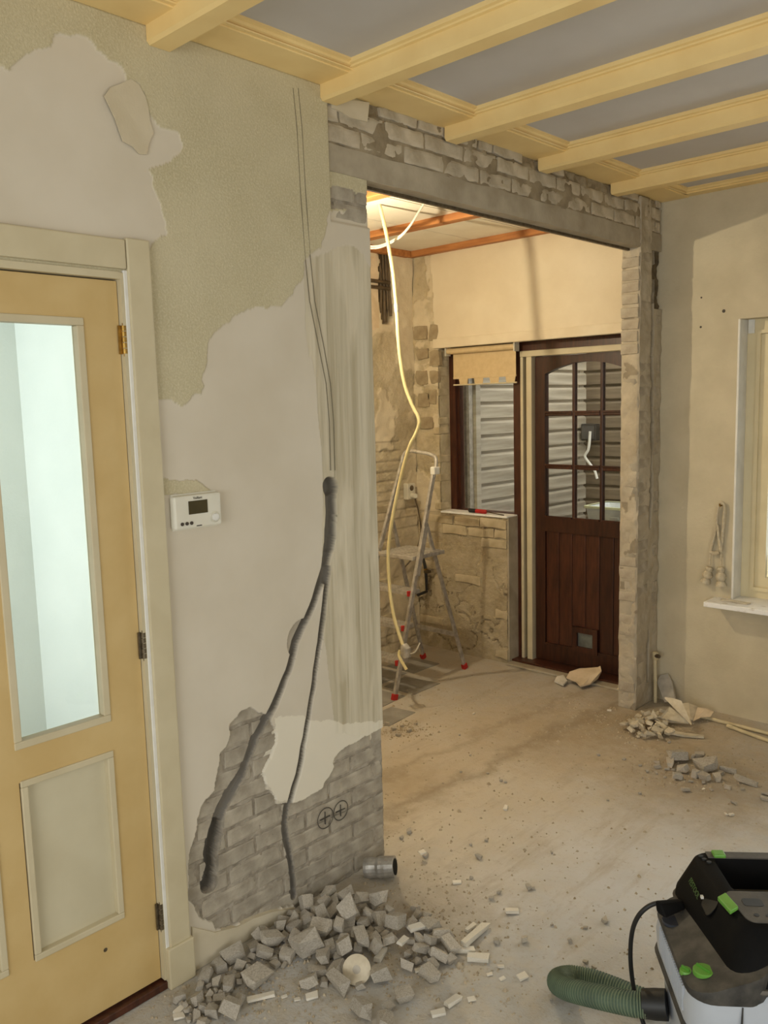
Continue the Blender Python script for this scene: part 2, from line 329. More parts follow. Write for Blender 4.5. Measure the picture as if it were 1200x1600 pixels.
def grid_mesh(name, u, v, h, fn, masks, mt, parent=None, keep=None, skirt=None, **tg):
    # u,v 1-D, h 2-D (len(v),len(u)); fn(U,V,H)->xyz arrays
    U, V = np.meshgrid(u, v); X, Y, Z = fn(U, V, h); nu, nv = len(u), len(v)
    vs = np.stack([X, Y, Z], -1).reshape(-1, 3); idx = np.arange(nu*nv).reshape(nv, nu)
    q = np.stack([idx[:-1, :-1], idx[:-1, 1:], idx[1:, 1:], idx[1:, :-1]], -1)
    if keep is not None: q = q[keep]
    q = q.reshape(-1, 4)
    mk = {k: m.reshape(-1).astype(np.float32) for k, m in masks.items()}
    if skirt is not None:
        ring = np.concatenate([idx[0, :], idx[1:, -1], idx[-1, -2::-1], idx[-2:0:-1, 0]])
        Us, Vs = U.reshape(-1)[ring], V.reshape(-1)[ring]; bx, by, bz = fn(Us, Vs, np.full(len(ring), skirt))
        k = len(vs); vs = np.concatenate([vs, np.stack([bx, by, bz], -1)]); m = len(ring); j = np.arange(m)
        q = np.concatenate([q, np.stack([ring, k+j, k+(j+1) % m, ring[(j+1) % m]], -1)])
        for kk in mk: mk[kk] = np.concatenate([mk[kk], mk[kk][ring]])
    c = (vs.min(0)+vs.max(0))/2; c[2] = vs[:, 2].min()
    me = bpy.data.meshes.new(name); me.vertices.add(len(vs)); me.vertices.foreach_set('co', (vs-c).astype(np.float32).ravel())
    me.loops.add(q.size); me.loops.foreach_set('vertex_index', q.ravel().astype(np.int32)); me.polygons.add(len(q))
    me.polygons.foreach_set('loop_start', np.arange(0, q.size, 4, dtype=np.int32))
    me.update(calc_edges=True)
    for kk, a in mk.items():
        at = me.attributes.new(kk, 'FLOAT', 'POINT'); at.data.foreach_set('value', a)
    return tag(link(name, me, mt, Vector(c), parent), **tg)
# ================================================================== STRUCTURE
def P_(lst, f=PA, off=(0, 0), s=1): return [f(off[0]+x/s, off[1]+y/s) for x, y in lst]
# ---- floor
FLOOR = tag(MB().box(XD-.15, 3.72, -2.85, 4.30, -.10, 0).build('floor', 'floor'), 'dusty bare concrete floor strewn with rubble', 'floor', kind='structure')
# ---- left wall (plane x = 0): plaster skin with damage, wall chases and bare brick
u = np.concatenate([np.arange(-.2, .95, .005), np.arange(.95, O1+.001, .0025)]); v = np.concatenate([np.arange(0, 1.5, .0025), np.arange(1.5, ZC+.001, .005)]); U, V = np.meshgrid(u, v)
wu = U+fbm(U, V, 14, 1)*.022+fbm(U, V, 70, 5)*.005; wv = V+fbm(U, V, 14, 9)*.022+fbm(U, V, 70, 15)*.005
S1 = P_([(-140, 95), (0, 97), (12, 105), (20, 108), (28, 102), (45, 92), (60, 80), (82, 73), (92, 58), (108, 60), (122, 55), (135, 62), (148, 72), (168, 86), (185, 96), (196, 112), (201, 122), (200, 130), (218, 130), (228, 150), (233, 170), (238, 182), (250, 196), (262, 206), (275, 215), (281, 228), (278, 244), (262, 254), (245, 258), (228, 263), (237, 275), (240, 292), (247, 305), (254, 325), (259, 345), (260, 374), (228, 386), (190, 382), (0, 380), (-140, 378)])
S2 = P_([(225, 632), (262, 628), (285, 636), (300, 628), (312, 615), (318, 600), (316, 582), (326, 565), (328, 545), (337, 522), (350, 508), (362, 496), (383, 482), (402, 479), (420, 486), (440, 478), (452, 462), (460, 445), (472, 432), (478, 405), (500, 385), (512, 350), (514, 330), (640, 330), (660, 1500), (640, 1800), (200, 1800)])
TP = P_([(240, 748), (285, 746), (315, 755), (333, 766), (333, 772), (250, 775)])
SM = P_([(474, 440), (482, 402), (512, 394), (530, 386), (548, 383), (565, 392), (580, 415), (625, 450), (650, 1165), (560, 1150), (525, 1145), (505, 1000), (500, 780), (492, 600), (480, 520)])
EX = P_([(40, 1150), (45, 1000), (60, 900), (75, 830), (100, 740), (120, 680), (140, 630), (190, 575), (190, 530), (205, 430), (215, 385), (260, 320), (262, 250), (300, 210), (330, 170), (380, 152), (430, 180), (470, 190), (490, 250), (515, 280), (505, 330), (490, 400), (470, 440), (440, 485), (455, 540), (450, 575), (490, 615), (500, 655), (570, 655), (640, 640), (700, 605), (750, 570), (790, 500), (805, 470), (810, 410), (850, 370), (885, 340), (940, 325), (990, 295), (1035, 268), (1100, 235), (1140, 1000), (640, 1240), (600, 1190), (480, 1215), (380, 1250), (300, 1290), (190, 1310), (180, 1280), (100, 1240)], off=(280, 1060), s=3.3333)
EX2 = P_([(514, 168), (530, 172), (545, 183), (573, 190), (576, 150), (640, 160), (640, 300), (577, 281), (565, 274), (548, 267), (530, 262), (515, 263)])
EX3 = P_([(515, 292), (530, 291), (545, 294), (560, 301), (620, 314), (620, 338), (560, 332), (540, 328), (516, 324)])
PT = P_([(430, 1122), (470, 1120), (520, 1130), (610, 1125), (610, 1145), (545, 1165), (523, 1200), (505, 1230), (470, 1257), (425, 1252), (410, 1205), (430, 1140)])
NECK = P_([(518, 762), (518, 800), (517, 835), (515, 856)]); NR = [.030, .028, .028, .024]
BRL = P_([(515, 850), (507, 890), (493, 935), (480, 965), (463, 1003), (451, 1060-10), (430, 1100), (415, 1130), (403, 1153), (385, 1201), (370, 1228), (349, 1267), (340, 1297)]); RL = [.024, .020, .0165, .0155, .015, .015, .016, .017, .017, .018, .022, .024, .026]
HOLE = P_([(341, 1297), (334, 1330), (334, 1350), (330, 1380)]); HR = [.030, .032, .024, .034]
BRR = P_([(514, 890), (510, 922), (504, 969), (495, 1035), (488, 1085), (477, 1150), (466, 1207), (451, 1264), (448, 1294), (454, 1330), (460, 1366), (463, 1402)]); RR = [.014, .013, .0125, .012, .0125, .013, .014, .0145, .015, .014, .013, .015]
BOXC = PA(518, 762)
CH_ = ((NECK, NR, .040), (BRL, RL, .034), (BRR, RR, .032), (HOLE, HR, .075), ([BOXC, (BOXC[0], BOXC[1]+.0005)], [.038, .038], .055))
def chase_sd(U, V):                          # signed distance to the edge of the wall chases (negative inside) and their depth
    wu = U+fbm(U, V, 16, 31, 2)*.006; wv = V+fbm(U, V, 16, 35, 2)*.006
    best = np.full(U.shape, 9.0); dep = np.zeros(U.shape)
    for pts, rad, dp in CH_:
        for i in range(len(pts)-1):
            a = np.array(pts[i]); b = np.array(pts[i+1]); d = b-a; t = np.clip(((wu-a[0])*d[0]+(wv-a[1])*d[1])/(d@d+1e-12), 0, 1)
            sd = np.hypot(wu-a[0]-d[0]*t, wv-a[1]-d[1]*t)-(rad[i]+(rad[i+1]-rad[i])*t)
            dep = np.where(sd < 0, np.maximum(dep, dp*np.clip(-sd/.008, 0, 1)**.4), dep); best = np.minimum(best, sd)
    return best, dep
def snap(U, V, h):                           # move grid vertices near the chase edge onto it so that the cut stays clean
    sd = chase_sd(U, V)[0]; e = .0004; gx = (chase_sd(U+e, V)[0]-sd)/e; gy = (chase_sd(U, V+e)[0]-sd)/e; g = np.hypot(gx, gy)+1e-6
    m = np.abs(sd) < h*.62; return np.where(m, U-sd*gx/g**2, U), np.where(m, V-sd*gy/g**2, V)
def chase(U, V):
    sd, dep = chase_sd(U, V); return np.where(sd < -.0003, np.maximum(dep, .006), 0)
def exposed(U, V):
    wu = U+fbm(U, V, 14, 1)*.014+fbm(U, V, 70, 5)*.005; wv = V+fbm(U, V, 14, 9)*.014+fbm(U, V, 70, 15)*.005
    return inpoly(wu, wv, EX) | inpoly(U, V, EX2) | inpoly(wu, wv, EX3)
SU, SV = snap(U, V, .0025)
skim = (inpoly(wu, wv, S1) | inpoly(wu, wv, S2)) & ~inpoly(wu, wv, TP)
smear = inpoly(U+fbm(U*4, V*.4, 9, 3)*.03, V, SM); ex = exposed(U, V); pat = inpoly(wu, wv, PT)
H = np.where(skim, 0, .0025)+fbm(U, V, 5, 51)*.002
streak = vnoise(U*1.0, V*.03, 60, 77)+.6*vnoise(U, V*.05, 130, 78)
H = np.where(smear, H+streak*.0025-.001, H)
SEMI = PA(473, 1001); bl = np.array(BRL); o_ = np.argsort(bl[:, 1]); semi = (np.hypot(U-1.460, V-.921) < .073) & (U < np.interp(V, bl[o_, 1], bl[o_, 0])); H = np.where(semi, -.009, H)
EDGE = PA(514, 250)[0]
H = np.where((U > EDGE) & (V > PA(516, 345)[1]), H-.010, H)
H = np.where(ex, -.0135+fbm(U, V, 60, 41)*.005, H)
cd_ = chase(SU, SV); H = np.where(cd_ > 0, np.minimum(H, -cd_), H)
mort = np.maximum((ex | (cd_ > .004)).astype(float), semi*.6); dooro = (U[:-1, :-1] > .055) & (U[:-1, :-1] < .872) & (V[:-1, :-1] < 2.045)
WALLA = grid_mesh('wall_left', u, v, H, lambda a, b, h: (h, SU, SV) if a.shape == SU.shape else (h, a, b), dict(skim=skim*1.0, smear=smear*1.0, mort=mort, patch=pat*.7, chase=(cd_ > .003)*1.0), 'wallA', keep=~dooro, skirt=-.1,
                  label='plastered wall with peeling paint, cable chases and bare brick at its foot', kind='structure'); WALLA['category'] = 'wall'
mb = MB(); mb.box(-.10, -.075, -.2, .055, 0, ZC).box(-.10, -.075, .872, O1, 0, ZC).box(-.10, -.075, .055, .872, 2.045, ZC).build('wall_core', 'plain', WALLA)
MB().box(-.10, 0, -2.8, -.2, 0, ZC).build('near_wall_section', 'plain', WALLA)
# bricks laid bare at the foot of the wall: every brick its own piece
def brick_face(name, y0, y1, z0, z1, xf, mt, parent, cut=True, ny=None, j=.0025, back=.03, jit=1.0):
    nz = 6; fine = False
    if cut:
        a_, b_ = np.meshgrid(np.linspace(y0, y1, 40), np.linspace(z0, z1, 12)); fine = bool((chase_sd(a_, b_)[0] < .004).any())
    ny = ny or max(3, int((y1-y0)/(.004 if fine else .011))); nz = 13 if fine else 6
    yy = np.linspace(y0, y1, ny+1); zz = np.linspace(z0, z1, nz+1); A, B = np.meshgrid(yy, zz)
    X = xf+fbm(A, B, 24, 61)*j*1.3
    edge = (A <= y0) | (A >= y1) | (B <= z0) | (B >= z1)
    A2 = A+fbm(A, B, 30, 63)*.005*jit; B2 = B+fbm(A, B, 30, 67)*.004*jit
    if cut:
        if fine: A2, B2 = snap(A2, B2, .004)
        c = chase(A2, B2); X = np.where(c > 0, np.minimum(X, -.09), X)
    k = nz*0; vs = [(X[a, b]-(.0025 if edge[a, b] else 0), A2[a, b], B2[a, b]) for a in range(nz+1) for b in range(ny+1)]
    fs = [(a*(ny+1)+b, a*(ny+1)+b+1, (a+1)*(ny+1)+b+1, (a+1)*(ny+1)+b) for a in range(nz) for b in range(ny)]
    ring = [b for b in range(ny+1)]+[a*(ny+1)+ny for a in range(1, nz+1)]+[nz*(ny+1)+b for b in range(ny-1, -1, -1)]+[a*(ny+1) for a in range(nz-1, 0, -1)]
    n0 = len(vs); vs += [(-.092 if cut else xf-back, vs[i][1], vs[i][2]) for i in ring]; m = len(ring)
    fs += [(ring[i], n0+i, n0+(i+1) % m, ring[(i+1) % m]) for i in range(m)]
    return MB().add(vs, fs).build(name, mt, parent)
for k in range(0, 42):
    z0 = .012+k*.0635; z1 = z0+.0525
    if z1 > ZL-.01: break
    y = .80-(.1085 if k % 2 else 0)
    while y < O1-.01:
        y0, y1 = max(y, .90), min(y+.206, O1-.002); y += .217
        if y1-y0 < .02: continue
        a, b = np.meshgrid(np.linspace(y0+.004, y1-.004, 12), np.linspace(z0+.004, z1-.004, 5))
        if exposed(a, b).mean() > .04: brick_face('brick', y0, y1, z0, z1, -.008+random.uniform(-.003, .001), 'brick', WALLA)
# pencil marks for sockets and the planned cable run
def ring_mark(c, r, parent):
    m = MB(); n = 40
    for k in range(n):
        a0, a1 = 2*math.pi*k/n, 2*math.pi*(k+1)/n
        m.add([(-.0045, c[0]+rr*math.cos(a), c[1]+rr*math.sin(a)) for rr in (r, r-.0035) for a in (a0, a1)], [(0, 1, 3, 2)])
    m.box(-.009, -.0045, c[0]-r*.6, c[0]+r*.6, c[1]-.0013, c[1]+.0013).box(-.009, -.0045, c[0]-.0013, c[0]+.0013, c[1]-r*.6, c[1]+r*.6)
    return m.build('pencil_mark', 'pencil', parent)
ring_mark(PA(510, 1279), .038, WALLA); ring_mark(PA(534, 1267), .036, WALLA)
for off in (0, 8):
    pts = [(457, 138), (463, 200), (468, 290), (475, 390), (483, 470), (497, 540), (509, 600), (514, 660), (516, 735)]
    m = MB(); w = [PA(x+off*(1 if y < 560 else .85), y) for x, y in pts]
    for i in range(len(w)-1):
        (a, b), (c, d) = w[i], w[i+1]; m.bar((.0022, a, b), (.0022, c, d), .0016, .0024, (1, 0, 0))
    m.build('pencil_line', 'pencil2', WALLA)
# loose curling plaster flake
fpoly = P_([(160, 152), (170, 138), (186, 132), (203, 124), (216, 133), (226, 152), (231, 170), (233, 190), (239, 208), (232, 222), (228, 242), (216, 241), (206, 230), (190, 222), (184, 206), (177, 186), (170, 172)])
m = MB(); n = len(fpoly); cy = sum(p[0] for p in fpoly)/n; cz = sum(p[1] for p in fpoly)/n
vs = [(.004+.012*max(0, (cy+.02-p[0])*6)+random.uniform(0, .001), p[0], p[1]) for p in fpoly]+[(.0055, cy, cz)]
vs += [(x-.003, y, z) for x, y, z in vs]
fs = [(i, (i+1) % n, n) for i in range(n)]+[((i+1) % n+n+1, i+n+1, 2*n+1) for i in range(n)]+[(i, (i+1) % n, (i+1) % n+n+1, i+n+1) for i in range(n)]
m.add(vs, fs).build('plaster_flake', 'pflake', WALLA, True)
# ---- lintel over the opening and the brick courses on it
LINT = tag(MB().box(-.10, -.018, EDGE, 4.03, ZL+.01, ZC).build('wall_lintel', 'lmortar'), 'brick lintel wall above the wide kitchen opening', 'wall', kind='structure')
mb = MB(); ys = np.linspace(EDGE+.002, 4.035, 60)
prof = lambda y, k: [(-.004+.003*mnoise.noise((y*7, k, 0)), ZL+.004*mnoise.noise((y*5, 3, 1))), (-.006+.003*mnoise.noise((y*7, k, 9)), ZL+.088+.006*mnoise.noise((y*6, 8, 1))), (-T, ZL+.088), (-T, ZL)]
mb.loft([[(p[0], y, p[1]) for p in prof(y, 1)] for y in ys]).build('concrete_lintel', 'concrete', LINT)
MB().box(-.072, -.058, O1-.02, 4.0, ZL-.012, ZL+.002).build('steel_strip', 'steel', LINT)
ul = np.arange(EDGE+.002, 4.03, .008); vl = np.arange(ZL+.084, ZC+.001, .007); A, B = np.meshgrid(ul, vl)
Hl = -.0092+fbm(A, B, 18, 201)*.008+np.where(B > 2.655, fbm(A, B, 26, 205)*.022-.008, 0); Hl = np.where((A < O1) & (B > 2.61), -.017, Hl)
grid_mesh('mortar_bed', ul, vl, Hl, lambda a, b, h: (h, a, b), dict(), 'lmortar', LINT, skirt=-.02)
z = ZL+.094
for k, (h, y00) in enumerate(((.053, EDGE-.05), (.053, EDGE+.055-.2), (.040, EDGE-.12))):
    y = y00
    while y < 4.02:
        ln = .203+random.uniform(-.012, .012)
        if k == 2 and random.random() < .6: ln *= random.choice((.45, .6, .8))
        y0, y1 = max(y, EDGE+.004), min(y+ln, 4.03)
        if y1-y0 > .03 and not (k == 2 and random.random() < .35) and not (k == 2 and y0 < O1-.02):
            dz = random.uniform(-.014, 0) if k == 2 else random.uniform(-.002, .002)
            brick_face('brick', y0, y1, z, z+h+dz, -.0045+random.uniform(-.003, .002)-(.002 if k == 2 else 0), 'lbrick', LINT, cut=False, ny=12, j=.004, jit=1.5)
        y += ln+.012
    z += h+.0115
pp = P_([(520, 153), (577, 160), (574, 190), (560, 187), (545, 183), (532, 174), (518, 168)])
MB().prism(pp, lambda a, b, w: (w, a, b), -.02, .001).build('plaster_remnant', 'pflake', LINT)
# ---- brick stub (far side of the opening)
u2 = np.arange(O2, L+.002, .005); v2 = np.arange(0, ZC, .006); A, B = np.meshgrid(u2, v2)
ZT = 2.05
gy = np.where(B > 1.9, 3.945, 3.955)+fbm(A*0, B, 3, 91)*.012
gr = (np.abs(A-gy) < .014+fbm(A*0, B, 9, 93)*.006) & (B > .98)
gr2 = (np.abs(A-3.945-fbm(A*0, B, 7, 97)*.01) < .014) & (B < .42) & (B > .12)
rough = (A > 3.965) & (B > 2.15) | (A > 3.94) & (B > 2.45)
H2 = -.004+fbm(A, B, 16, 95)*.010; H2 = np.where(rough, -.030+fbm(A, B, 30, 99)*.02, H2); H2 = np.where(gr | gr2, -.05, H2)
STUB = grid_mesh('wall_pier', u2, v2, H2, lambda a, b, h: (h, a, b), dict(mort=(rough | gr | gr2)*1.0), 'stub', skirt=-T+.001,
                 label='rough brick pier stub between the opening and the window wall', kind='structure'); STUB['category'] = 'wall'
ur = np.arange(-T, 0.0001, .004); A, B = np.meshgrid(ur, v2)
edge = np.clip((A+.012)/.012, 0, 1)*.006+np.clip((-.092-A)/.012, 0, 1)*.006
H3 = fbm(A, B, 18, 111)*.012+np.maximum(0, fbm(A, B, 5, 115))*.01+edge
grid_mesh('pier_reveal', ur, v2, H3, lambda a, b, h: (a-.0005, O2-.004+h, b), dict(mort=(fbm(A, B, 11, 117) > .33)*.5), 'stub', STUB)
for k in range(38):                                                     # courses showing on the reveal
    z0 = .10+k*.0625
    if z0+.05 > ZL: break
    clear = z0 > 1.9
    d = .012 if clear else .006
    zz = z0+random.uniform(-.003, .003)
    if not clear and random.random() < .72: continue
    m = MB(); x0, x1 = -T+random.uniform(.001, .006), -.002-random.uniform(.001, .007)
    vs = [(x0, O2-d, zz), (x1, O2-d, zz), (x1, O2-d, zz+.050), (x0, O2-d, zz+.050)]
    vs = [(a+random.uniform(-.003, .003), b+random.uniform(-.002, .003), c+random.uniform(-.004, .004)) for a, b, c in vs]+[(x0, O2+.02, zz-.004), (x1, O2+.02, zz-.004), (x1, O2+.02, zz+.055), (x0, O2+.02, zz+.055)]
    m.add(vs, [(0, 1, 2, 3), (4, 7, 6, 5), (0, 4, 5, 1), (1, 5, 6, 2), (2, 6, 7, 3), (3, 7, 4, 0)]).build('brick', 'sbrick', STUB, bevel=.003)
for k in range(40):                                                     # courses showing on the room side
    z0 = .13+k*.0625
    if z0 > ZL-.06: break
    for y0, y1 in ((O2+.004, 3.925), (3.982, 4.035)):
        if z0 < .42 and y0 > 3.95 or random.random() < .35 or (z0 > 2.1 and y0 > 3.95): continue
        brick_face('brick', y0+random.uniform(0, .01), y1, z0, z0+.05, -.001+random.uniform(-.002, .003), 'sbrick', STUB, cut=False, ny=5, j=.003)
# ---- right wall (plane y = L, room side) with window opening
WX0, WX1, WZ0, WZ1 = .403, 2.35, .615, 2.065
WB = MB().box(0, WX0, L, L+.30, 0, ZC+.1).box(WX1, 3.72, L, L+.30, 0, ZC+.1).box(WX0, WX1, L, L+.30, 0, WZ0).box(WX0, WX1, L, L+.30, WZ1, ZC+.1).box(-T, 0, L, L+.30, 0, ZC+.1).build('wall_right', 'wallB')
tag(WB, 'cream painted wall with the window and sill', 'wall', kind='structure')
for (px, py, r) in ((1095, 511, .006), (1096, 465, .005), (1131, 486, .009)):
    x, zz = PB(px, py); MB().loft([circ((x, L-.0008, zz), r, 10, 1), circ((x, L+.004, zz), r*.6, 10, 1)]).build('drill_hole', 'dark', WB)
# ---- back wall of the kitchen, same plane, with window and door opening
XW, XL_, ZLW, ZWH, YF = -1.555, -1.014, .955, 2.054, 4.16
u3 = np.arange(XD, -T+.004, .008); v3 = np.arange(0, 2.70, .008); A, B = np.meshgrid(u3, v3)
wa = A+fbm(A, B, 12, 121)*.02; wb = B+fbm(A, B, 12, 125)*.02
wht = (wa > -1.590) & (B > ZWH)
pats = (fbm(A, B, 7, 131, 4) > .10) & (wa < -1.56)
lowz = (B < ZLW) & (A < XL_+.01)
crk = np.abs(fbm(A, B, 5, 141, 4)) < .018
H4 = fbm(A, B, 9, 127)*.014; H4 = np.where(wht, .012+fbm(A, B, 3, 128)*.003, H4); H4 = np.where(pats & ~wht, H4+.007, H4)
H4 = np.where(lowz, H4*.8-.004, H4); H4 = np.where(crk & lowz, H4-.010, H4)
hole = (A[:-1, :-1] > XW) & (B[:-1, :-1] < ZWH-.006) & ((B[:-1, :-1] > ZLW-.006) | (A[:-1, :-1] > XL_-.006))
WBK = grid_mesh('wall_back', u3, v3, H4, lambda a, b, h: (a, L-h, b), dict(skim=np.where(wht, 1.0, np.where(pats, .55, 0)), mort=np.where(crk & lowz, .85, lowz*.3)), 'kit', keep=~hole,
                label='stripped kitchen back wall with white plaster above the door', kind='structure'); WBK['category'] = 'wall'
mb = MB().box(XD-.1, XW, L+.012, YF+.16, 0, 2.7).box(XW, XL_, L+.012, YF+.16, 0, ZLW).box(XW, -T, L+.010, YF+.16, ZWH, 2.7).box(-.118, -T+.002, L+.01, YF+.16, 0, ZWH)
mb.build('wall_core', 'kit', WBK)
MB().box(XW-.035, -.115, L-.016, L+.02, ZWH-.012, ZWH+.05).build('plaster_edge', 'kwhite', WBK, bevel=.006)
# masonry of the low wall under the window, the window jamb and the corner
for k in range(14):
    z0 = .03+k*.0655; y = XD+.01-(.11 if k % 2 else 0)
    while y < XL_-.02:
        a0, a1 = max(y, XD+.01), min(y+.205, XL_-.003); y += .217
        if a1-a0 < .03: continue
        top = k >= 11
        if random.random() < (.2 if top else .86): continue
        m = MB(); d = random.uniform(.004, .012) if top else random.uniform(.002, .008)
        pts = [(a0, z0), ((a0+a1)/2, z0+random.uniform(-.004, .004)), (a1, z0), (a1, z0+.055), ((a0+a1)/2, z0+.055+random.uniform(-.005, .003)), (a0, z0+.055)]
        pts = [(p+random.uniform(-.006, .006), q+random.uniform(-.006, .006)) for p, q in pts]
        m.prism(pts, lambda p, q, w: (min(p, XL_-.002), w, q), L-d, L+.02).build('brick', 'kbrick', WBK, bevel=.003)
for k in range(17):                                                     # jamb bricks beside the window
    z0 = .97+k*.0635
    if random.random() < .4: continue
    o = random.uniform(0, .05)
    MB().box(XW-.09+o, XW+.004, L-.008+random.uniform(-.004, .004), YF-.005, z0, z0+.048).build('brick', 'kbrick', WBK, bevel=.006)
for (px, py, w, h) in ((661, 590, 18, 26), (664, 625, 17, 27), (658, 520, 22, 24), (679, 520, 12, 30), (662, 553, 18, 20), (680, 560, 14, 26), (680, 590, 12, 24), (678, 620, 12, 26), (668, 660, 20, 22)):
    x, zz = PB(px, py); x2, _ = PB(px+w, py); hh = h*.0042; ww = (x2-x)
    pts = [(x+ww*(i-.5)+random.uniform(-.008, .008), zz+hh*(j-.5)*.8+random.uniform(-.006, .006)) for i, j in ((0, 0), (.5, -.05), (1, 0), (1.03, .5), (1, 1), (.5, 1.05), (0, 1), (-.03, .5))]
    MB().prism(pts, lambda p, q, w: (p, w, q), L-.014, L+.02).build('brick', 'patch', WBK, bevel=.003)
MB().box(XL_-.002, XL_+.008, L+.004, YF, 0, ZLW).build('cement_end', 'concrete', WBK)
# ---- kitchen left wall
u4 = np.arange(1.1, L+.004, .01); v4 = np.arange(0, 2.70, .01); A, B = np.meshgrid(u4, v4)
pl = fbm(A, B, 4, 151, 4) > .02; brk = (np.minimum(B % .0655, .0655-B % .0655) < .005) & (B < 1.45) & (fbm(A, B, 3, 159) > .05)
ch = (np.abs(A-3.79) < .055+fbm(A, B, 10, 157)*.04) & (B > 2.20)
H5 = fbm(A, B, 9, 153)*.016+pl*.006; H5 = np.where(brk & ~pl, H5-.006, H5); H5 = np.where(ch, -.035, H5)
WD = grid_mesh('wall_kitchen', u4, v4, H5, lambda a, b, h: (XD+h, a, b), dict(skim=np.where(pl & (B > 1.3), .75, np.where(pl, .3, .1)), mort=np.where(ch, .9, brk*.5)), 'kit',
               label='stripped kitchen side wall with old pipe chase', kind='structure'); WD['category'] = 'wall'
MB().box(XD-.12, XD-.04, 1.0, L+.2, 0, 2.75).build('wall_core', 'plain', WD)
for (dz, y0, y1) in ((2.468, 2.9, 3.80), (2.43, 2.9, 3.80)):
    MB().tube([(XD+.015, y0, dz), (XD+.015, y1, dz), (XD-.01, y1+.03, dz)], .012, 8).build('old_pipe', 'darkpipe', WD, True)
for dy, z1 in ((-.03, 2.28), (0, 2.22), (.028, 2.30), (.05, 2.26)):
    MB().tube(smooth_path([(XD-.02, 3.79+dy, 2.66), (XD-.012, 3.79+dy, 2.45), (XD-.014, 3.79+dy*1.2, z1)]), .009, 8).build('old_pipe', 'darkpipe', WD, True)
MB().box(XD, XD+.006, 3.60, 3.715, 2.16, 2.62).build('plaster_remnant', 'bag', WD)
for k in range(9):                                                      # bricks showing low on the side wall
    z0 = .10+(k % 10)*.0655*1.9; y0 = 3.2+(k*.37) % .72
    MB().box(XD-.01, XD+.014+random.uniform(-.003, .003), y0, min(y0+.2, L-.01), z0, z0+.053).build('brick', 'kbrick', WD, bevel=.006)
# ---- remaining enclosure
tag(MB().box(XD-.12, -.10, 1.00, 1.10, 0, 2.75).build('wall_kitchen_near', 'plain'), 'plain kitchen wall out of sight behind the plastered wall', 'wall', kind='structure')
tag(MB().box(-.98, -.90, -.7, .975, 0, 2.76).box(-.98, -.10, .973, 1.0, 0, 2.76).box(-.98, -.10, -.75, -.65, 0, 2.76).build('wall_hall', 'hall'), 'bright white hall walls seen through the door glass', 'wall', kind='structure')
tag(MB().box(-.98, -.10, -.75, 1.0, 2.6, 2.65).build('ceiling_hall', 'hall'), 'white hall ceiling', 'ceiling', kind='structure')
tag(MB().box(3.72, 3.82, -2.85, 4.35, 0, 2.86).build('wall_far', 'plain'), 'plain wall opposite the plastered wall', 'wall', kind='structure')
tag(MB().box(-.1, 3.82, -2.90, -2.80, 0, 2.86).build('wall_front', 'plain'), 'plain wall behind the viewer', 'wall', kind='structure')
# ---- main ceiling: grey boards, edge board, mouldings and cream beams
CE = tag(MB().box(.10, 3.75, -2.85, L+.02, 2.728, 2.76).build('ceiling', 'ceil'), 'grey panelled ceiling with cream yellow beams', 'ceiling', kind='structure')
MB().box(-.1, 3.8, -2.9, L+.3, 2.84, 2.90).build('light_stop_slab', 'plain', CE)  # added unseen slab over the ceiling, keeps sky light from leaking in
MB().box(-.10, .135, -2.8, L, ZC, ZC+.02).build('edge_board', 'beam', CE, bevel=.002)
sq_ = lambda poly: [(p, q if q <= 2.704 else 2.704+(q-2.704)*.4) for p, q in poly]
def molding(poly, a, b, fn, name='moulding'): MB().prism(sq_(poly), fn, a, b).build(name, 'beam', CE)
mp = [(.118, 2.704), (.150, 2.704), (.152, 2.712), (.146, 2.718), (.158, 2.726), (.160, 2.742), (.170, 2.748), (.170, 2.768), (.118, 2.768)]
NB = [.99+.6225*k for k in range(-1, 5)]; BW = .078
ysegs = [(-.25+BW, NB[0])]+[(NB[i]+BW, NB[i+1]) for i in range(5)]+[(NB[5]+BW, 4.0)]
for a, b in ysegs: molding(mp, a, b, lambda p, q, w: (p, w, q))
def beam_prof(y0): return [(y0, 2.660), (y0+.008, 2.651), (y0+BW-.008, 2.651), (y0+BW, 2.660), (y0+BW, 2.712), (y0+BW+.010, 2.716), (y0+BW+.012, 2.728), (y0+BW+.022, 2.734), (y0+BW+.024, 2.768), (y0-.024, 2.768), (y0-.022, 2.734), (y0-.012, 2.728), (y0-.010, 2.716), (y0, 2.712)]
for y0 in NB: MB().prism(sq_(beam_prof(y0)), lambda p, q, w: (w, p, q), .003, 3.72).build('beam', 'beam', CE)
MB().prism(sq_([(3.985, 2.704), (L, 2.704), (L, 2.768), (3.955, 2.768), (3.955, 2.752), (3.968, 2.742), (3.972, 2.725), (3.985, 2.718)]), lambda p, q, w: (w, p, q), .12, 3.72).build('edge_beam', 'beam', CE)
# ---- kitchen ceiling
KC = tag(MB().box(XD-.1, -T+.002, 1.0, L+.2, 2.70, 2.73).build('ceiling_kitchen', 'plain'), 'white boarded kitchen ceiling with bare orange battens', 'ceiling', kind='structure')
for i, (x0, x1) in enumerate(((XD, -1.22), (-1.212, -.82), (-.812, -.42), (-.412, -T))):
    MB().box(x0, x1, 1.1, L-.02, 2.682, 2.699).build('ceiling_board', 'kceil', KC)
for (y0, y1) in ((1.62, 1.69), (2.62, 2.69), (3.32, 3.385), (3.995, 4.045)):
    MB().box(XD+.01, -T, y0, y1, 2.645, 2.683).build('batten', 'wood', KC, bevel=.003)
    MB().box(XD+.01, -T, y0+.06, y1+.012, 2.655, 2.683).build('batten_strip', 'wood', KC)
MB().box(XD+.005, XD+.05, 1.1, 3.99, 2.642, 2.683).build('batten', 'wood', KC, bevel=.003)
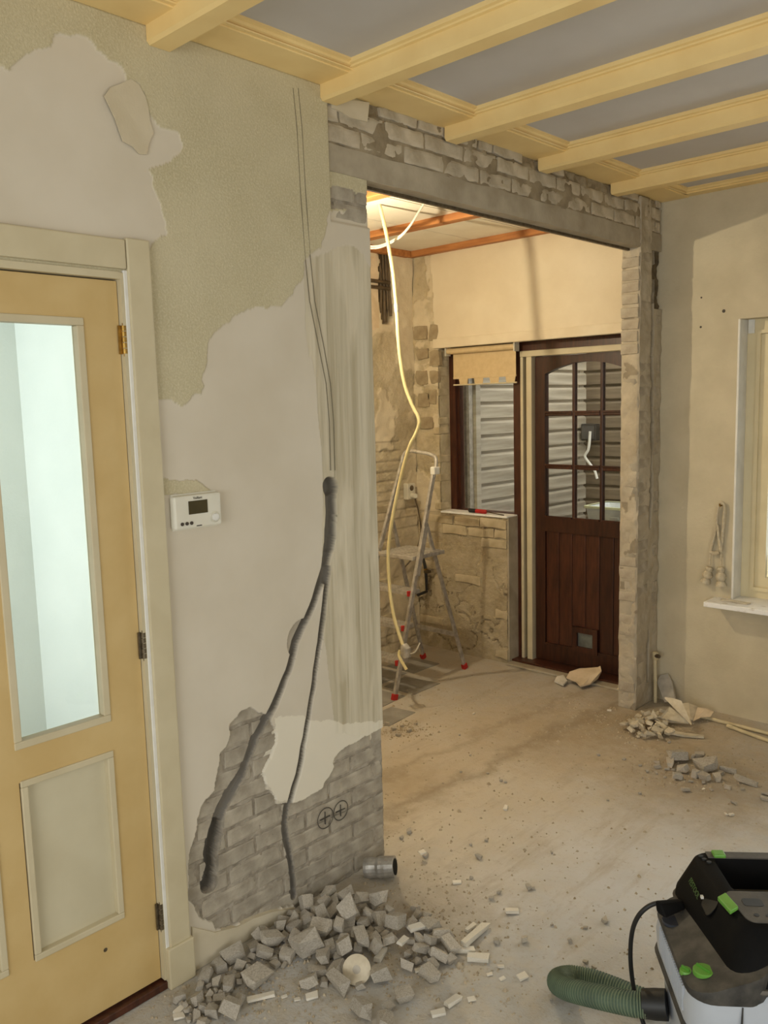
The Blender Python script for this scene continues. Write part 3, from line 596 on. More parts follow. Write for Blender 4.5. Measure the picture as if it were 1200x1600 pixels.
# ================================================================== DOOR 1 (yellow room door)
D1 = empty('door_1', (0, .467, 0), 'ochre yellow panelled door with a tall glass pane in a cream frame', 'door', kind='structure')
yL, yR, zb, zt = .072, .862, .032, 2.030; xf, xb = -.008, -.048
GY = [(.501, .757), (.177, .433)]; GZ = (.853, 1.926); PZz = (.277, .762)
m = MB()
m.box(xb, xf, yL, .177, zb, zt).box(xb, xf, .433, .501, zb, zt).box(xb, xf, .757, yR, zb, zt)
for a, b in GY: m.box(xb, xf, a, b, zb, PZz[0]).box(xb, xf, a, b, PZz[1], GZ[0]).box(xb, xf, a, b, GZ[1], zt)
LEAF = m.build('door_leaf', 'yellow', D1)
def frame_strip(y0, y1, z0, z1, w, x0, x1, name, mt, parent):
    for a, b, c, d in ((y0, y1, z0, z0+w), (y0, y1, z1-w, z1), (y0, y0+w, z0+w, z1-w), (y1-w, y1, z0+w, z1-w)):
        MB().box(x0, x1, a, b, c, d).build(name, mt, parent, bevel=.0025)
for a, b in GY:
    frame_strip(a-.004, b+.004, GZ[0]-.004, GZ[1]+.004, .020, xb+.012, xf+.004, 'glazing_bead', 'cream', LEAF)
    MB().box(-.031, -.027, a, b, *GZ).build('glass_pane', 'dglass', LEAF)
    frame_strip(a+.003, b+.003, PZz[0]-.004, PZz[1]+.004, .018, xb+.010, xf+.005, 'moulding', 'cream', LEAF)
    MB().box(-.034, -.022, a, b, *PZz).build('panel', 'panel', LEAF)
y_, z_ = PA(167, 1486); MB().loft([circ((xf+.0006, y_, z_), .006, 12, 0), circ((xf-.003, y_, z_), .004, 12, 0)]).build('filled_screw_hole', 'steel', LEAF)
for (px, py, hh, mt) in ((187, 531, .075, 'brass'), (223, 1008, .075, 'steel'), (250, 1431, .08, 'steel')):
    _, z_ = PA(px, py); hn = MB()
    for k in range(5): hn.tube([(.006, .867, z_-hh/2+hh*k/5+.001), (.006, .867, z_-hh/2+hh*(k+1)/5-.001)], .0065, 10)
    hn.tube([(.006, .867, z_-hh/2-.006), (.006, .867, z_+hh/2+.006)], .004, 8).box(-.004, .001, .855, .880, z_-hh/2, z_+hh/2).build('hinge', mt, D1, True)
m = MB().box(-.10, .010, .864, .880, .03, 2.050).box(-.10, .010, .055, .071, .03, 2.050).box(-.10, .010, .071, .864, 2.034, 2.052)
m.box(-.10, -.05, .85, .864, .03, 2.034).box(-.10, -.05, .071, .084, .03, 2.034).box(-.10, -.05, .084, .85, 2.02, 2.034).build('door_frame', 'cream', D1)
MB().box(0, .019, .884, .954, .125, 2.141).build('casing', 'cream', D1, bevel=.004)
MB().box(0, .012, .873, .886, .03, 2.058).build('casing_bead', 'white', D1, bevel=.003)
MB().box(0, .017, -.02, .882, 2.060, 2.136).build('casing', 'cream', D1, bevel=.004)
MB().box(0, .019, -.02, .050, .125, 2.141).build('casing', 'cream', D1, bevel=.004)
for a, b in ((.872, .960), (-.03, .056)): MB().box(0, .027, a, b, 0, .128).build('plinth_block', 'cream', D1, bevel=.004)
MB().box(-.11, .012, .056, .872, .001, .024).build('threshold', 'mahog', D1, bevel=.003)
# cement skirting remnant beside the door
sk = P_([(62, 1292), (180, 1320), (300, 1290), (380, 1248), (480, 1214), (600, 1192), (600, 1215)], off=(280, 1060), s=3.3333)
sk = [(max(a, .962), max(b, 0.001)) for a, b in sk]; sk = sk+[(sk[-1][0], .001), (.962, .001)]
MB().prism(sk, lambda a, b, w: (w, a, b), -.015, .006).build('skirting_remnant', 'pflake', WALLA)
# ================================================================== WINDOW 1 (cream window in the right wall)
W1 = empty('window_1', (1.37, L, WZ0), 'cream timber window with a deep white sill', 'window', kind='structure')
def rect_frame(x0, x1, z0, z1, w, y0, y1, name, mt, parent, bevel=.004):
    MB().box(x0, x0+w, y0, y1, z0, z1).box(x1-w, x1, y0, y1, z0, z1).box(x0+w, x1-w, y0, y1, z0, z0+w).box(x0+w, x1-w, y0, y1, z1-w, z1).build(name, mt, parent, bevel=0)
rect_frame(WX0, WX1, WZ0+.01, WZ1, .066, L+.100, L+.17, 'window_frame', 'cream2', W1)
rect_frame(WX0+.060, 1.36, WZ0+.055, WZ1-.055, .018, L+.088, L+.13, 'sash_bead', 'cream2', W1)
rect_frame(WX0+.078, 1.36, WZ0+.075, WZ1-.075, .052, L+.105, L+.16, 'sash', 'cream2', W1)
rect_frame(1.36, WX1-.06, WZ0+.055, WZ1-.055, .060, L+.105, L+.16, 'sash', 'cream2', W1)
MB().box(WX0+.12, 1.32, L+.130, L+.134, WZ0+.12, WZ1-.12).build('glass_pane', 'glass', W1); MB().box(1.41, WX1-.11, L+.130, L+.134, WZ0+.11, WZ1-.11).build('glass_pane', 'glass', W1)
MB().box(.314, 2.44, L-.143, L+.102, WZ0-.012, WZ0+.015).build('window_sill', 'sill', W1, bevel=.004)
MB().box(WX0-.002, WX0+.010, L-.004, L+.10, WZ0+.015, WZ1).build('reveal_bead', 'white', W1, bevel=.003)
x, zz = PB(1175, 510, L+.10); MB().box(x-.016, x+.016, L+.092, L+.1, zz-.035, zz+.035).build('bracket_plate', 'white', W1, bevel=.002)
# ================================================================== WINDOW 2 and DOOR 2 (mahogany, kitchen)
W2 = empty('window_2', (-1.29, YF, ZLW), 'narrow mahogany kitchen window above the low brick wall', 'window', kind='structure')
MB().box(XW, XW+.050, YF+.005, YF+.075, ZLW, ZWH).box(XW+.05, -1.034, YF+.005, YF+.075, ZWH-.04, ZWH).box(XW+.05, -1.034, YF+.005, YF+.075, ZLW-.01, ZLW+.012).build('window_frame', 'mahog', W2)
MB().box(XW+.05, XW+.068, YF+.028, YF+.07, ZLW+.012, ZWH-.04).build('sash', 'mahog', W2)
MB().box(XW+.06, -1.034, YF+.045, YF+.05, ZLW+.03, ZWH-.07).build('glass_pane', 'glass', W2)
MB().box(XW-.0, XL_+.004, L-.006, YF+.03, ZLW-.004, ZLW+.008).build('window_ledge', 'sill', W2, bevel=.003)
MB().box(XW+.03, XW+.075, YF+.12, YF+.16, ZLW, 2.0).build('outer_jamb', 'alu', W2)
D2 = empty('door_2', (-.60, YF+.03, 0), 'dark mahogany back door with nine panes, plank panel and cat flap', 'door', kind='structure')
DY0, DY1 = 4.188, 4.232
MB().box(-1.033, -.982, YF, YF+.11, 0, 2.047).box(-.185, -.116, YF, YF+.11, 0, 2.047).box(-.982, -.185, YF, YF+.11, 1.992, 2.047).box(-.982, -.890, YF+.06, YF+.11, 0, 1.992).build('door_frame', 'mahog', D2)
MB().box(-.978, -.958, YF-.006, YF+.055, .02, 1.955).build('cream_strip', 'cream', D2, bevel=.003)
MB().box(-.936, -.897, YF-.004, YF+.055, .02, 1.955).build('cream_strip', 'cream', D2, bevel=.004)
MB().box(-.980, -.19, YF-.008, YF+.05, 1.955, 1.992).build('cream_strip', 'cream', D2, bevel=.004)
MB().box(-1.03, -.12, L+.03, YF+.10, .001, .028).build('threshold', 'mahog', D2, bevel=.004)
MB().box(-1.01, -.12, L-.035, L+.035, .001, .016).build('stone_step', 'concrete', D2, bevel=.004)
lx0, lx1 = -.889, -.188; gx = [-.820, -.632, -.612, -.445, -.425, -.257]; gzr = [.958, 1.262, 1.282, 1.588, 1.608]
arch = lambda x: 1.845+.062*(1-((x+.5385)/.2815)**2)
m = MB().box(lx0, gx[0], DY0, DY1, .035, 1.952).box(gx[5], lx1, DY0, DY1, .035, 1.952).box(gx[0], gx[5], DY0, DY1, .868, gzr[0]).box(gx[0], gx[5], DY0, DY1, .035, .138)
xs = np.linspace(gx[0], gx[5], 25); m.prism([(x, arch(x)) for x in xs]+[(gx[5], 1.952), (gx[0], 1.952)], lambda p, q, w: (p, w, q), DY0, DY1)
LF2 = m.build('door_leaf', 'mahog', D2)
for k in (1, 3): MB().box(gx[k], gx[k+1], DY0+.006, DY1-.006, gzr[0], arch((gx[k]+gx[k+1])/2)+.004).build('glazing_bar', 'mahog', LF2, bevel=.004)
for k in (1, 3):
    for c in (0, 2, 4): MB().box(gx[c], gx[c+1], DY0+.004, DY1-.006, gzr[k], gzr[k+1]).build('glazing_bar', 'mahog', LF2, bevel=.004)
for c in (0, 2, 4):
    for z0, z1 in ((gzr[0], gzr[1]), (gzr[2], gzr[3]), (gzr[4], None)):
        xs = np.linspace(gx[c], gx[c+1], 6); top = [(x, (arch(x) if z1 is None else z1)) for x in xs]
        MB().prism([(gx[c+1], z0), (gx[c], z0)]+top, lambda p, q, w: (p, w, q), DY0+.019, DY0+.023).build('glass_pane', 'glass', LF2)
        MB().box(gx[c], gx[c+1], DY0-.002, DY0+.008, z0-.001, z0+.010).build('putty_sill', 'mahog', LF2)
pw = (gx[5]-gx[0])/6
for k in range(6):
    a = gx[0]+k*pw
    MB().prism([(a+.0015, DY0+.012), (a+pw-.0015, DY0+.012), (a+pw-.0015, DY0+.034), (a+.0015, DY0+.034)], lambda p, q, w: (p, q, w), .138, .868).build('plank', 'mahog', LF2, bevel=.003)
MB().box(gx[0], gx[5], DY0-.004, DY0+.012, .138, .150).build('rail_bead', 'mahog', LF2)
(cx0, cz1), (cx1, cz0) = PB(895, 978, 4.186), PB(934, 1024, 4.186)
CF = MB().box(cx0, cx0+.032, 4.176, DY0+.02, cz0, cz1).box(cx1-.032, cx1, 4.176, DY0+.02, cz0, cz1).box(cx0+.03, cx1-.03, 4.176, DY0+.02, cz0, cz0+.032).box(cx0+.03, cx1-.03, 4.176, DY0+.02, cz1-.034, cz1).build('cat_flap_frame', 'mahog', LF2)
MB().box(cx0+.03, cx1-.03, 4.195, 4.199, cz0+.03, cz1-.03).build('cat_flap_pane', mat('smoked_flap', (120, 124, 118), (96, 98, 92), 12, .15), LF2)
# ---- outside: paving, fences, crate, wall lantern
tag(MB().box(-3.2, 4.2, 4.36, 7.5, -.14, -.04).build('ground_garden', 'ground'), 'paved garden passage behind the house', 'ground', kind='structure')
BP = [(0, -.004), (.004, -.004), (.004, .013), (.030, .016), (.033, .020), (.033, .094), (.020, .1095), (0, .1095)]
def plank_fence(name, label, org, dirv, nrm, ln, n, mt):
    f = empty(name, (org[0]+dirv[0]*ln/2, org[1]+dirv[1]*ln/2, -.04), label, 'fence')
    for k in range(n):
        z0 = -.035+k*.1135
        MB().prism(BP, lambda p, q, w: (org[0]+dirv[0]*w+nrm[0]*p, org[1]+dirv[1]*w+nrm[1]*p, z0+q), 0, ln).build('plank', mt, f)
    return f
f1 = plank_fence('plank_fence', 'weathered horizontal plank fence running away outside the kitchen window', (-1.50, 4.335, 0), (.02, 1), (1, -.02), 1.42, 22, 'fence')
MB().box(-1.515, -1.455, 4.326, 4.376, -.04, 2.45).build('post', 'fence', f1); MB().box(-1.52, -1.462, 5.69, 5.755, -.04, 2.45).build('post', 'fence', f1)
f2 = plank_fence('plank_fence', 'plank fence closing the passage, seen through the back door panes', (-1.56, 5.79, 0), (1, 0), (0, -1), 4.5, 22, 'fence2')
MB().box(-.2, -.14, 5.79, 5.85, -.04, 2.45).build('post', 'fence', f2)
cx0, cz1 = PB(920, 790, 5.0); cz0 = PB(922, 812, 5.0)[1]-.06
CR = empty('storage_crate', (cx0+.22, 5.1, cz0), 'pale plastic crate with a yellow rim outside the back door', 'crate')
m = MB(); r0 = rrect(cx0+.02, cx0+.42, 4.96, 5.24, .03, 3); r1 = rrect(cx0, cx0+.44, 4.94, 5.26, .03, 3); ri = rrect(cx0+.012, cx0+.428, 4.952, 5.248, .03, 3); rb = rrect(cx0+.03, cx0+.41, 4.97, 5.23, .03, 3)
m.loft([[(a, b, cz0) for a, b in r0], [(a, b, cz1) for a, b in r1], [(a, b, cz1) for a, b in ri], [(a, b, cz0+.01) for a, b in rb]]).build('crate_body', 'crate', CR)
m = MB(); ro_ = rrect(cx0-.012, cx0+.452, 4.928, 5.272, .035, 3); m.loft([[(a, b, cz1-.010) for a, b in r1], [(a, b, cz1-.010) for a, b in ro_], [(a, b, cz1+.006) for a, b in ro_], [(a, b, cz1+.006) for a, b in ri]], False).build('rim', 'crate2', CR)
MB().box(cx0+.19, cx0+.26, 4.945, 4.955, cz0+.08, cz0+.1).build('handle', 'crate', CR, bevel=.003)
GT = empty('garden_table', (cx0+.3, 5.15, -.04), 'dark garden table carrying the pale crate outside', 'table')
MB().box(cx0-.1, cx0+.9, 4.86, 5.44, cz0-.035, cz0).build('table_top', 'black', GT, bevel=.004)
for a in (cx0-.06, cx0+.85):
    for b in (4.9, 5.39): MB().bar((a, b, -.04), (a, b, cz0-.03), .04, .04, (0, 1, 0)).build('leg', 'black', GT)
x0, z1 = PB(913, 662, 5.7); x1, z0 = PB(936, 688, 5.7)
OL = empty('outdoor_lantern', ((x0+x1)/2, 5.74, z0), 'dark outdoor floodlight on the fence seen through the middle pane', 'lamp')
MB().box(x0, x1, 5.645, 5.715, z0, z1).build('housing', 'black', OL, bevel=.008); MB().box(x0+.03, x1-.03, 5.715, 5.755, z0+.03, z1-.03).build('bracket', 'black', OL)
MB().box(x0+.015, x1-.015, 5.640, 5.647, z0+.015, z1-.015).build('lens', mat('lamp_lens', (92, 92, 92), None, 8, .2), OL)
pc = [(*PB(x, y, 5.61),) for x, y in ((922, 674), (921, 690), (919, 703), (914, 713), (921, 724), (929, 735), (933, 748))]
MB().tube(smooth_path([(a, 5.61, b) for a, b in pc]), .011, 8).build('white_cable', 'white', OL, True)
# ---- roller blind
RB = empty('roller_blind', (-1.25, L+.06, 1.80), 'beige roller blind with battlement hem over the kitchen window', 'blind')
(bx0, bz0), (bx1, bz1) = PB(699, 551, L+.035), PB(805, 543, L+.035)
MB().tube([(bx0, L+.04, 2.020), (bx1, L+.04, 2.020)], .020, 14).build('roller_tube', 'blind', RB, True)
for x in (bx0-.004, bx1+.002): MB().box(x-.004, x+.006, L+.015, L+.068, 1.99, 2.05).build('bracket', 'socket', RB, bevel=.002)
fx0, fx1 = bx0+.03, bx1-.012
MB().box(fx0, fx1, L+.058, L+.0605, 1.850, 2.02).build('fabric', 'blind', RB)
MB().box(fx0-.002, fx1+.002, L+.056, L+.064, 1.838, 1.852).build('hem_bar', 'blind', RB, bevel=.002)
n = 4; step = (fx1-fx0)/4
for k in range(4):
    a = fx0+step*k+step*.42; pts = [(a, 1.80), (a+step*.5, 1.80), (a+step*.55, 1.840), (a-step*.06, 1.840)]
    MB().prism(pts, lambda p, q, w: (min(p, fx1), w, q), L+.058, L+.0605).build('hem_tab', 'blind', RB)
MB().tube([(fx0, L+.059, 1.800), (fx1+.006, L+.059, 1.800)], .005, 8).build('hem_rod', 'cream', RB, True)
# ---- screwdriver and crumbs on the ledge
sx, sz = PB(733, 799, L+.03); sx2, _ = PB(782, 803, L+.03); SD = empty('screwdriver', (sx, L+.03, ZLW+.008), 'red and black screwdriver lying on the low wall ledge', 'screwdriver'); zz = ZLW+.022
MB().tube([(sx, L+.035, zz), (sx+.05, L+.03, zz), (sx+.06, L+.029, zz)], [.013, .014, .010], 10).build('handle_end', 'rubber', SD, True)
MB().tube([(sx+.06, L+.029, zz), (sx+.14, L+.022, zz), (sx+.15, L+.021, zz)], [.013, .014, .008], 10).build('handle', 'red', SD, True)
MB().tube([(sx+.148, L+.021, zz), (sx2+.04, L+.01, ZLW+.013)], .0035, 8).build('blade', 'steel', SD, True)
# ================================================================== things on the walls
TH = empty('thermostat', (.0, 1.057, 1.348), 'white wall thermostat with a dark display beside the yellow door', 'thermostat')
MB().box(.001, .026, .977, 1.137, 1.350, 1.446).build('housing', 'plastic', TH, bevel=.006)
MB().box(.0, .006, .981, 1.133, 1.346, 1.450).build('back_plate', 'plastic', TH)
MB().box(.024, .0275, 1.024, 1.088, 1.391, 1.429).build('display', 'lcd', TH)
for k in range(3): MB().tube([(.025, 1.000+k*.0155, 1.366), (.0285, 1.000+k*.0155, 1.366)], .0052, 12).build('button', 'dark', TH, True)
MB().tube([(.024, 1.112, 1.375), (.0275, 1.112, 1.375), (.029, 1.112, 1.375)], [.0165, .0165, .013], 20).build('dial_ring', 'socket', TH, True)
MB().tube([(.026, 1.112, 1.375), (.034, 1.112, 1.375), (.035, 1.112, 1.375)], [.0115, .0105, .008], 20).build('dial', 'white', TH, True)
text('lettering', 'Vaillant', .0105, 'dark', TH, (.0262, 1.056, 1.4365), (0, 1, 0), (0, 0, 1))
MB().box(.025, .0265, 1.048, 1.066, 1.3545, 1.3575).build('print_mark', 'dark', TH)
# socket with cable on the kitchen side wall
WS = empty('wall_socket', (XD, 3.955, 1.03), 'ivory wall socket with a hanging cable behind the stepladder', 'socket')
MB().box(XD, XD+.045, 3.915, 3.99, 1.04, 1.15).build('housing', 'socket', WS, bevel=.006)
MB().tube([(XD+.044, 3.952, 1.118), (XD+.047, 3.952, 1.118)], .019, 14).build('socket_face', 'darkpipe', WS, True)
MB().tube([(XD+.04, 3.955, 1.065), (XD+.075, 3.955, 1.065), (XD+.08, 3.955, 1.05)], [.019, .019, .012], 12).build('plug', 'socket', WS, True)
MB().tube(smooth_path([(XD+.07, 3.955, 1.05), (XD+.07, 3.99, .95), (XD+.06, 4.02, .80), (XD+.05, 3.96, .66), (XD+.03, 3.88, .58)]), .005, 8).build('cable', 'darkpipe', WS, True)
# old tap pipe in the corner behind the ladder
GP = empty('tap_pipe', (-1.66, L-.03, .5), 'old dark tap pipe with valve on the corner of the kitchen back wall', 'pipe')
pp = [PB(x, y, L-.035) for x, y in ((659, 866), (664, 885), (666, 905), (667, 922))]
MB().tube(smooth_path([(a, L-.035, b) for a, b in pp]), .010, 8).build('riser', 'black', GP, True)
a, b = PB(667, 924, L-.035); a2, b2 = PB(652, 930, L-.035); MB().tube([(a, L-.035, b), (a2, L-.03, b2)], .010, 8).build('branch', 'black', GP, True)
a, b = PB(664, 890, L-.035); MB().tube([(a, L-.035, b), (a+.05, L-.05, b-.005)], .011, 8).build('valve', 'brass', GP, True); MB().box(a+.035, a+.07, L-.09, L-.05, b-.012, b+.006).build('valve_handle', 'steel', GP, bevel=.003)
# curtain tie-backs
TB = empty('curtain_tieback', (.27, L-.02, .68), 'knotted cotton curtain tie-back with two tassels hanging on a wall hook', 'tieback')
def pb(x, y, d): a, b = PB(x, y, L-d); return (a, L-d, b)
hk = pb(1127, 790, .012); MB().tube([(hk[0], L, hk[2]), (hk[0], L-.03, hk[2]), (hk[0], L-.034, hk[2]+.012)], .004, 8).build('hook', 'brass', TB, True)
MB().tube(smooth_path([pb(1110, 862, .014), pb(1113, 850, .014), pb(1119, 825, .014), pb(1121, 800, .016), pb(1126, 786, .022), pb(1132, 792, .016), pb(1130, 825, .016), pb(1128, 850, .014), pb(1126, 862, .014)]), .0075, 8).build('cord', 'rope', TB, True)
MB().tube(smooth_path([pb(1121, 820, .024), pb(1123, 840, .026), pb(1127, 858, .022)]), .007, 8).build('cord', 'rope', TB, True)
c = pb(1118, 863, .016); MB().tube([(c[0]-.03, c[1], c[2]), (c[0]-.01, c[1]-.004, c[2]-.006), (c[0]+.02, c[1], c[2])], .010, 8).build('knot', 'rope', TB, True)
for (px, sgn) in ((1109, -1), (1126, 1)):
    t0 = pb(px+1, 865, .016); t1 = pb(px, 884, .02)
    tas = MB().tube([t0, t1], .005, 6).build('tassel_cord', 'rope', TB, True)
    b = pb(px, 886, .022); rs = [(0, .016), (.010, .022), (.022, .018), (.028, .014), (.036, .022), (.050, .028), (.066, .024), (.074, .016), (.078, .020), (.088, .026), (.100, .029), (.102, .02)]
    tl = -.25 if sgn < 0 else .05
    MB().tube([(b[0]+tl*d*.9, b[1], b[2]-d*(.85 if sgn < 0 else 1)) for d, r in rs], [r*.95 for d, r in rs], 14).build('tassel', 'rope', TB, True)
# folded strip of dust cloth on the sill
a, b = PZ(1148, 941, WZ0+.015); fl_ = empty('wood_offcut', (a, b, WZ0+.015), 'thin splintered strip lying on the white window sill', 'offcut')
MB().prism([(-.07, -.012), (.07, -.02), (.08, .004), (.0, .016), (-.075, .01)], lambda p, q, w: (a+p, b+q, w), WZ0+.0155, WZ0+.022).build('strip', 'frag2', fl_); MB().prism([(-.05, -.02), (.03, -.024), (.05, -.008), (-.06, -.004)], lambda p, q, w: (a+p, b+q, w), WZ0+.022, WZ0+.027).build('splinter', 'frag2', fl_)
# ================================================================== KITCHEN THINGS
PL = empty('pendant_bulb', LAMP, 'bare warm light bulb hanging from the kitchen ceiling', 'lamp')
bm_ = NT('glowing_bulb'); bm_.b.inputs['Emission Color'].default_value = (1, .78, .48, 1); bm_.b.inputs['Emission Strength'].default_value = 8; bm_.out(lin((255, 236, 200)), .3)
MB().tube([(LAMP[0], LAMP[1], LAMP[2]+d) for d in (-.033, -.028, -.015, 0, .015, .03, .045)], [.004, .018, .029, .032, .029, .020, .014], 16).build('bulb', bm_.m, PL, True)
MB().tube([(LAMP[0], LAMP[1], LAMP[2]+d) for d in (.045, .05, .09, .095)], [.014, .02, .019, .008], 14).build('lamp_holder', 'black', PL, True)
MB().tube([(LAMP[0], LAMP[1], LAMP[2]+.09), (LAMP[0]+.003, LAMP[1], 2.683)], .003, 8).build('flex', 'cable', PL, True)
pl_ = bpy.data.lights.new('bulb_light', 'POINT'); pl_.energy = 46; pl_.color = (1, .86, .61); pl_.shadow_soft_size = .014
plo = bpy.data.objects.new('bulb_light', pl_); COL.objects.link(plo); plo.parent = PL; plo.location = (0, 0, -.0)
bpy.data.objects[[o.name for o in PL.children if o.name.startswith('bulb') and o.type == 'MESH'][0]].visible_shadow = True
pl_.use_shadow = True; plo.location = (0, 0, -.075)
# hanging flexible conduit with a junction plug
cps = [(590, 311, 2.872), (596, 332, 2.885), (603, 362, 2.90), (609, 395, 2.90), (614, 425, 2.90), (617, 455, 2.90), (620, 490, 2.90), (622, 525, 2.91), (626, 565, 2.93), (633, 603, 2.95), (645, 635, 2.97), (653, 650, 2.98), (655, 662, 2.985), (650, 677, 2.99), (640, 697, 2.99), (630, 730, 2.995), (622, 765, 3.0), (613, 810, 3.0), (607, 855, 3.0), (607, 890, 3.0), (610, 930, 3.0), (616, 965, 3.0), (624, 992, 3.0), (631, 1012, 3.0)]
CT = empty('hanging_conduit', (-1.0, 3.0, .25), 'long cream flexible conduit hanging from the kitchen ceiling to the floor', 'conduit')
def p3(x, y, yy): a, b = PB(x, y, yy); return (a, yy, b)
path = smooth_path([p3(*q) for q in cps], 4); path[0] = Vector((path[0].x, path[0].y, 2.70))
MB().tube(path, .0095, 10).build('conduit', 'conduit', CT, True)
i = min(range(len(path)), key=lambda k: abs(path[k].z-p3(619, 481, 2.9)[2])); d = (path[i+1]-path[i]).normalized()
MB().tube([path[i]-d*.02, path[i]+d*.02], .0115, 10).build('coupling', 'cable', CT, True)
e = path[-1]
MB().tube([e+Vector((.0, 0, .02)), e+Vector((.012, 0, -.004)), e+Vector((.02, .0, -.05))], [.016, .03, .024], 12).build('junction_cap', 'alu', CT, True)
q = p3(625, 1016, 2.985); q2 = p3(624, 1026, 2.98); q3 = p3(635, 1046, 2.98); MB().tube(smooth_path([q, q2, q3]), .0085, 8).build('loose_end', 'conduit', CT, True)
MB().tube(smooth_path([e+Vector((.02, 0, -.03)), e+Vector((.06, .02, -.02)), e+Vector((.075, .05, .03))]), .004, 6).build('wire', 'cable', CT, True)
# drooping twin cable
CB = empty('drooping_cable', (-.8, 2.95, 2.5), 'thin pale cable drooping in a loop under the kitchen ceiling', 'cable')
for dz in (0, .011):
    pth = smooth_path([(PB(x, y, 2.96)[0], 2.96+dz*.6, PB(x, y, 2.96)[1]+dz) for x, y in ((560, 388), (578, 388), (592, 387), (608, 381), (626, 370), (641, 353), (654, 332), (664, 316), (672, 303), (678, 291))])
    MB().tube(pth, .0048, 8).build('wire', 'cable', CB, True)
# stepladder
LD = empty('stepladder', (-1.3, 3.4, 0), 'aluminium stepladder with red feet standing in the kitchen corner', 'ladder')
fr_, tr_ = Vector((-1.128, 3.088, .0)), Vector((-1.085, 3.435, 1.31)); fl_0, tl_ = Vector((-1.545, 3.088, .0)), Vector((-1.335, 3.435, 1.34))
def rail(a, b, name, w=.018, h=.030): MB().bar(a, b, w, h, (0, 1, .3)).build(name, 'alu', LD, bevel=.004)
rail(fr_, tr_, 'front_rail'); rail(fl_0, tl_, 'front_rail')
MB().tube(smooth_path([tr_-Vector((0, .01, .05)), tr_+Vector((.004, .012, .04)), tr_+Vector((-.03, .02, .075)), (tr_+tl_)/2+Vector((0, .02, .075)), tl_+Vector((.03, .02, .065)), tl_+Vector((-.006, .012, .03)), tl_-Vector((0, .01, .05))]), .011, 10).build('hand_hoop', 'alu', LD, True)
MB().box(tr_.x-.014, tr_.x+.02, tr_.y-.025, tr_.y+.025, tr_.z-.035, tr_.z+.01).build('hoop_joint', 'white', LD, bevel=.006)
rr0, rr1 = Vector((-1.172, 3.805, 0)), Vector((-1.150, 3.425, .985)); rl0, rl1 = Vector((-1.520, 3.805, 0)), Vector((-1.42, 3.425, .985))
for a, b in ((rr0, rr1), (rl0, rl1)): MB().bar(a, b, .016, .026, (0, 1, .3)).build('rear_leg', 'alu', LD, bevel=.004)
MB().bar(rr0.lerp(rr1, .25), rl0.lerp(rl1, .25), .012, .03).build('rear_brace', 'alu', LD, bevel=.003)
def at_(a, b, z): t = (z-a.z)/(b.z-a.z); return a.lerp(b, t)
for zz in (.21, .405, .60):
    a, b = at_(fr_, tr_, zz), at_(fl_0, tl_, zz); c = (a+b)/2
    st = MB().box(b.x+.008, a.x-.008, c.y-.02, c.y+.075, zz-.012, zz+.014).build('step', 'alu', LD, bevel=.003)
    for k in range(4): MB().box(b.x+.01, a.x-.01, c.y-.012+k*.022, c.y-.004+k*.022, zz+.014, zz+.0165).build('tread_rib', 'alu', st)
    MB().box(a.x-.022, a.x-.006, c.y-.026, c.y+.0, zz-.016, zz+.016).build('step_cap', 'red', LD, bevel=.003)
a, b = at_(fr_, tr_, .80), at_(fl_0, tl_, .80); pf = MB().box(b.x+.012, a.x-.012, 3.26, 3.55, .788, .812).build('platform', 'alu', LD, bevel=.004)
for k in range(9): MB().box(b.x+.02, a.x-.02, 3.272+k*.030, 3.282+k*.030, .812, .815).build('tread_rib', 'alu', pf)
MB().bar(at_(fr_, tr_, .70)+Vector((.014, 0, 0)), at_(fr_, tr_, .98)+Vector((.014, 0, 0)), .008, .040, (0, 1, .3)).build('side_plate', 'alu', LD, bevel=.004)
for sgn, a0 in ((1, fr_), (1, fl_0), (1, rr0), (1, rl0)):
    d = ((tr_-fr_) if a0.y < 3.3 else (rr1-rr0)).normalized(); MB().bar(a0+Vector((0, 0, .001)), a0+d*.038, .026, .038, (0, 1, .3)).build('foot_cap', 'red', LD, bevel=.005)
# floor tile remnants by the ladder
for (x0, y0, w, h) in ((-1.66, 2.92, .28, .28), (-1.36, 2.90, .26, .28), (-1.66, 3.22, .28, .28), (-1.36, 3.22, .26, .26), (-1.08, 2.78, .2, .24), (-1.62, 3.52, .26, .26)):
    MB().prism([(x0+random.uniform(0, .03), y0+random.uniform(0, .02)), (x0+w, y0+random.uniform(0, .03)), (x0+w-random.uniform(0, .03), y0+h), (x0+random.uniform(0, .02), y0+h-random.uniform(0, .05))], lambda p, q, w: (p, q, w), -.002, .004).build('tile', 'tile', FLOOR, bevel=.0015)
# ================================================================== PIPES along the right wall
for nm, lab, pts, r in (('heating_pipe', 'cream pipe lying along the wall below the sill, nearer the wall', [PZ(1098, 1120, .012)+(.012,), PZ(1200, 1146, .012)+(.012,), PZ(1330, 1178, .012)+(.012,)], .0095),
                        ('heating_pipe', 'cream pipe lying on the floor, further from the wall of the two', [PZ(1140, 1135, .012)+(.012,), PZ(1200, 1157, .012)+(.012,), PZ(1330, 1200, .012)+(.012,)], .0095)):
    h = empty(nm, (pts[0][0], pts[0][1], 0), lab, 'pipe'); MB().tube(smooth_path(pts), r, 10).build('pipe', 'pipe', h, True)
    MB().tube([Vector(pts[0])+(Vector(pts[1])-Vector(pts[0])).normalized()*d for d in (-.012, .02)], r*1.25, 10).build('end_fitting', 'pipe', h, True)
VP = empty('riser_pipe', (.03, 3.975, 0), 'short upright cream pipe with a capped valve against the pier', 'pipe')
MB().tube([(.030, 3.975, .004), (.026, 3.978, .13), (.022, 3.980, .25)], .0095, 10).build('pipe', 'pipe', VP, True)
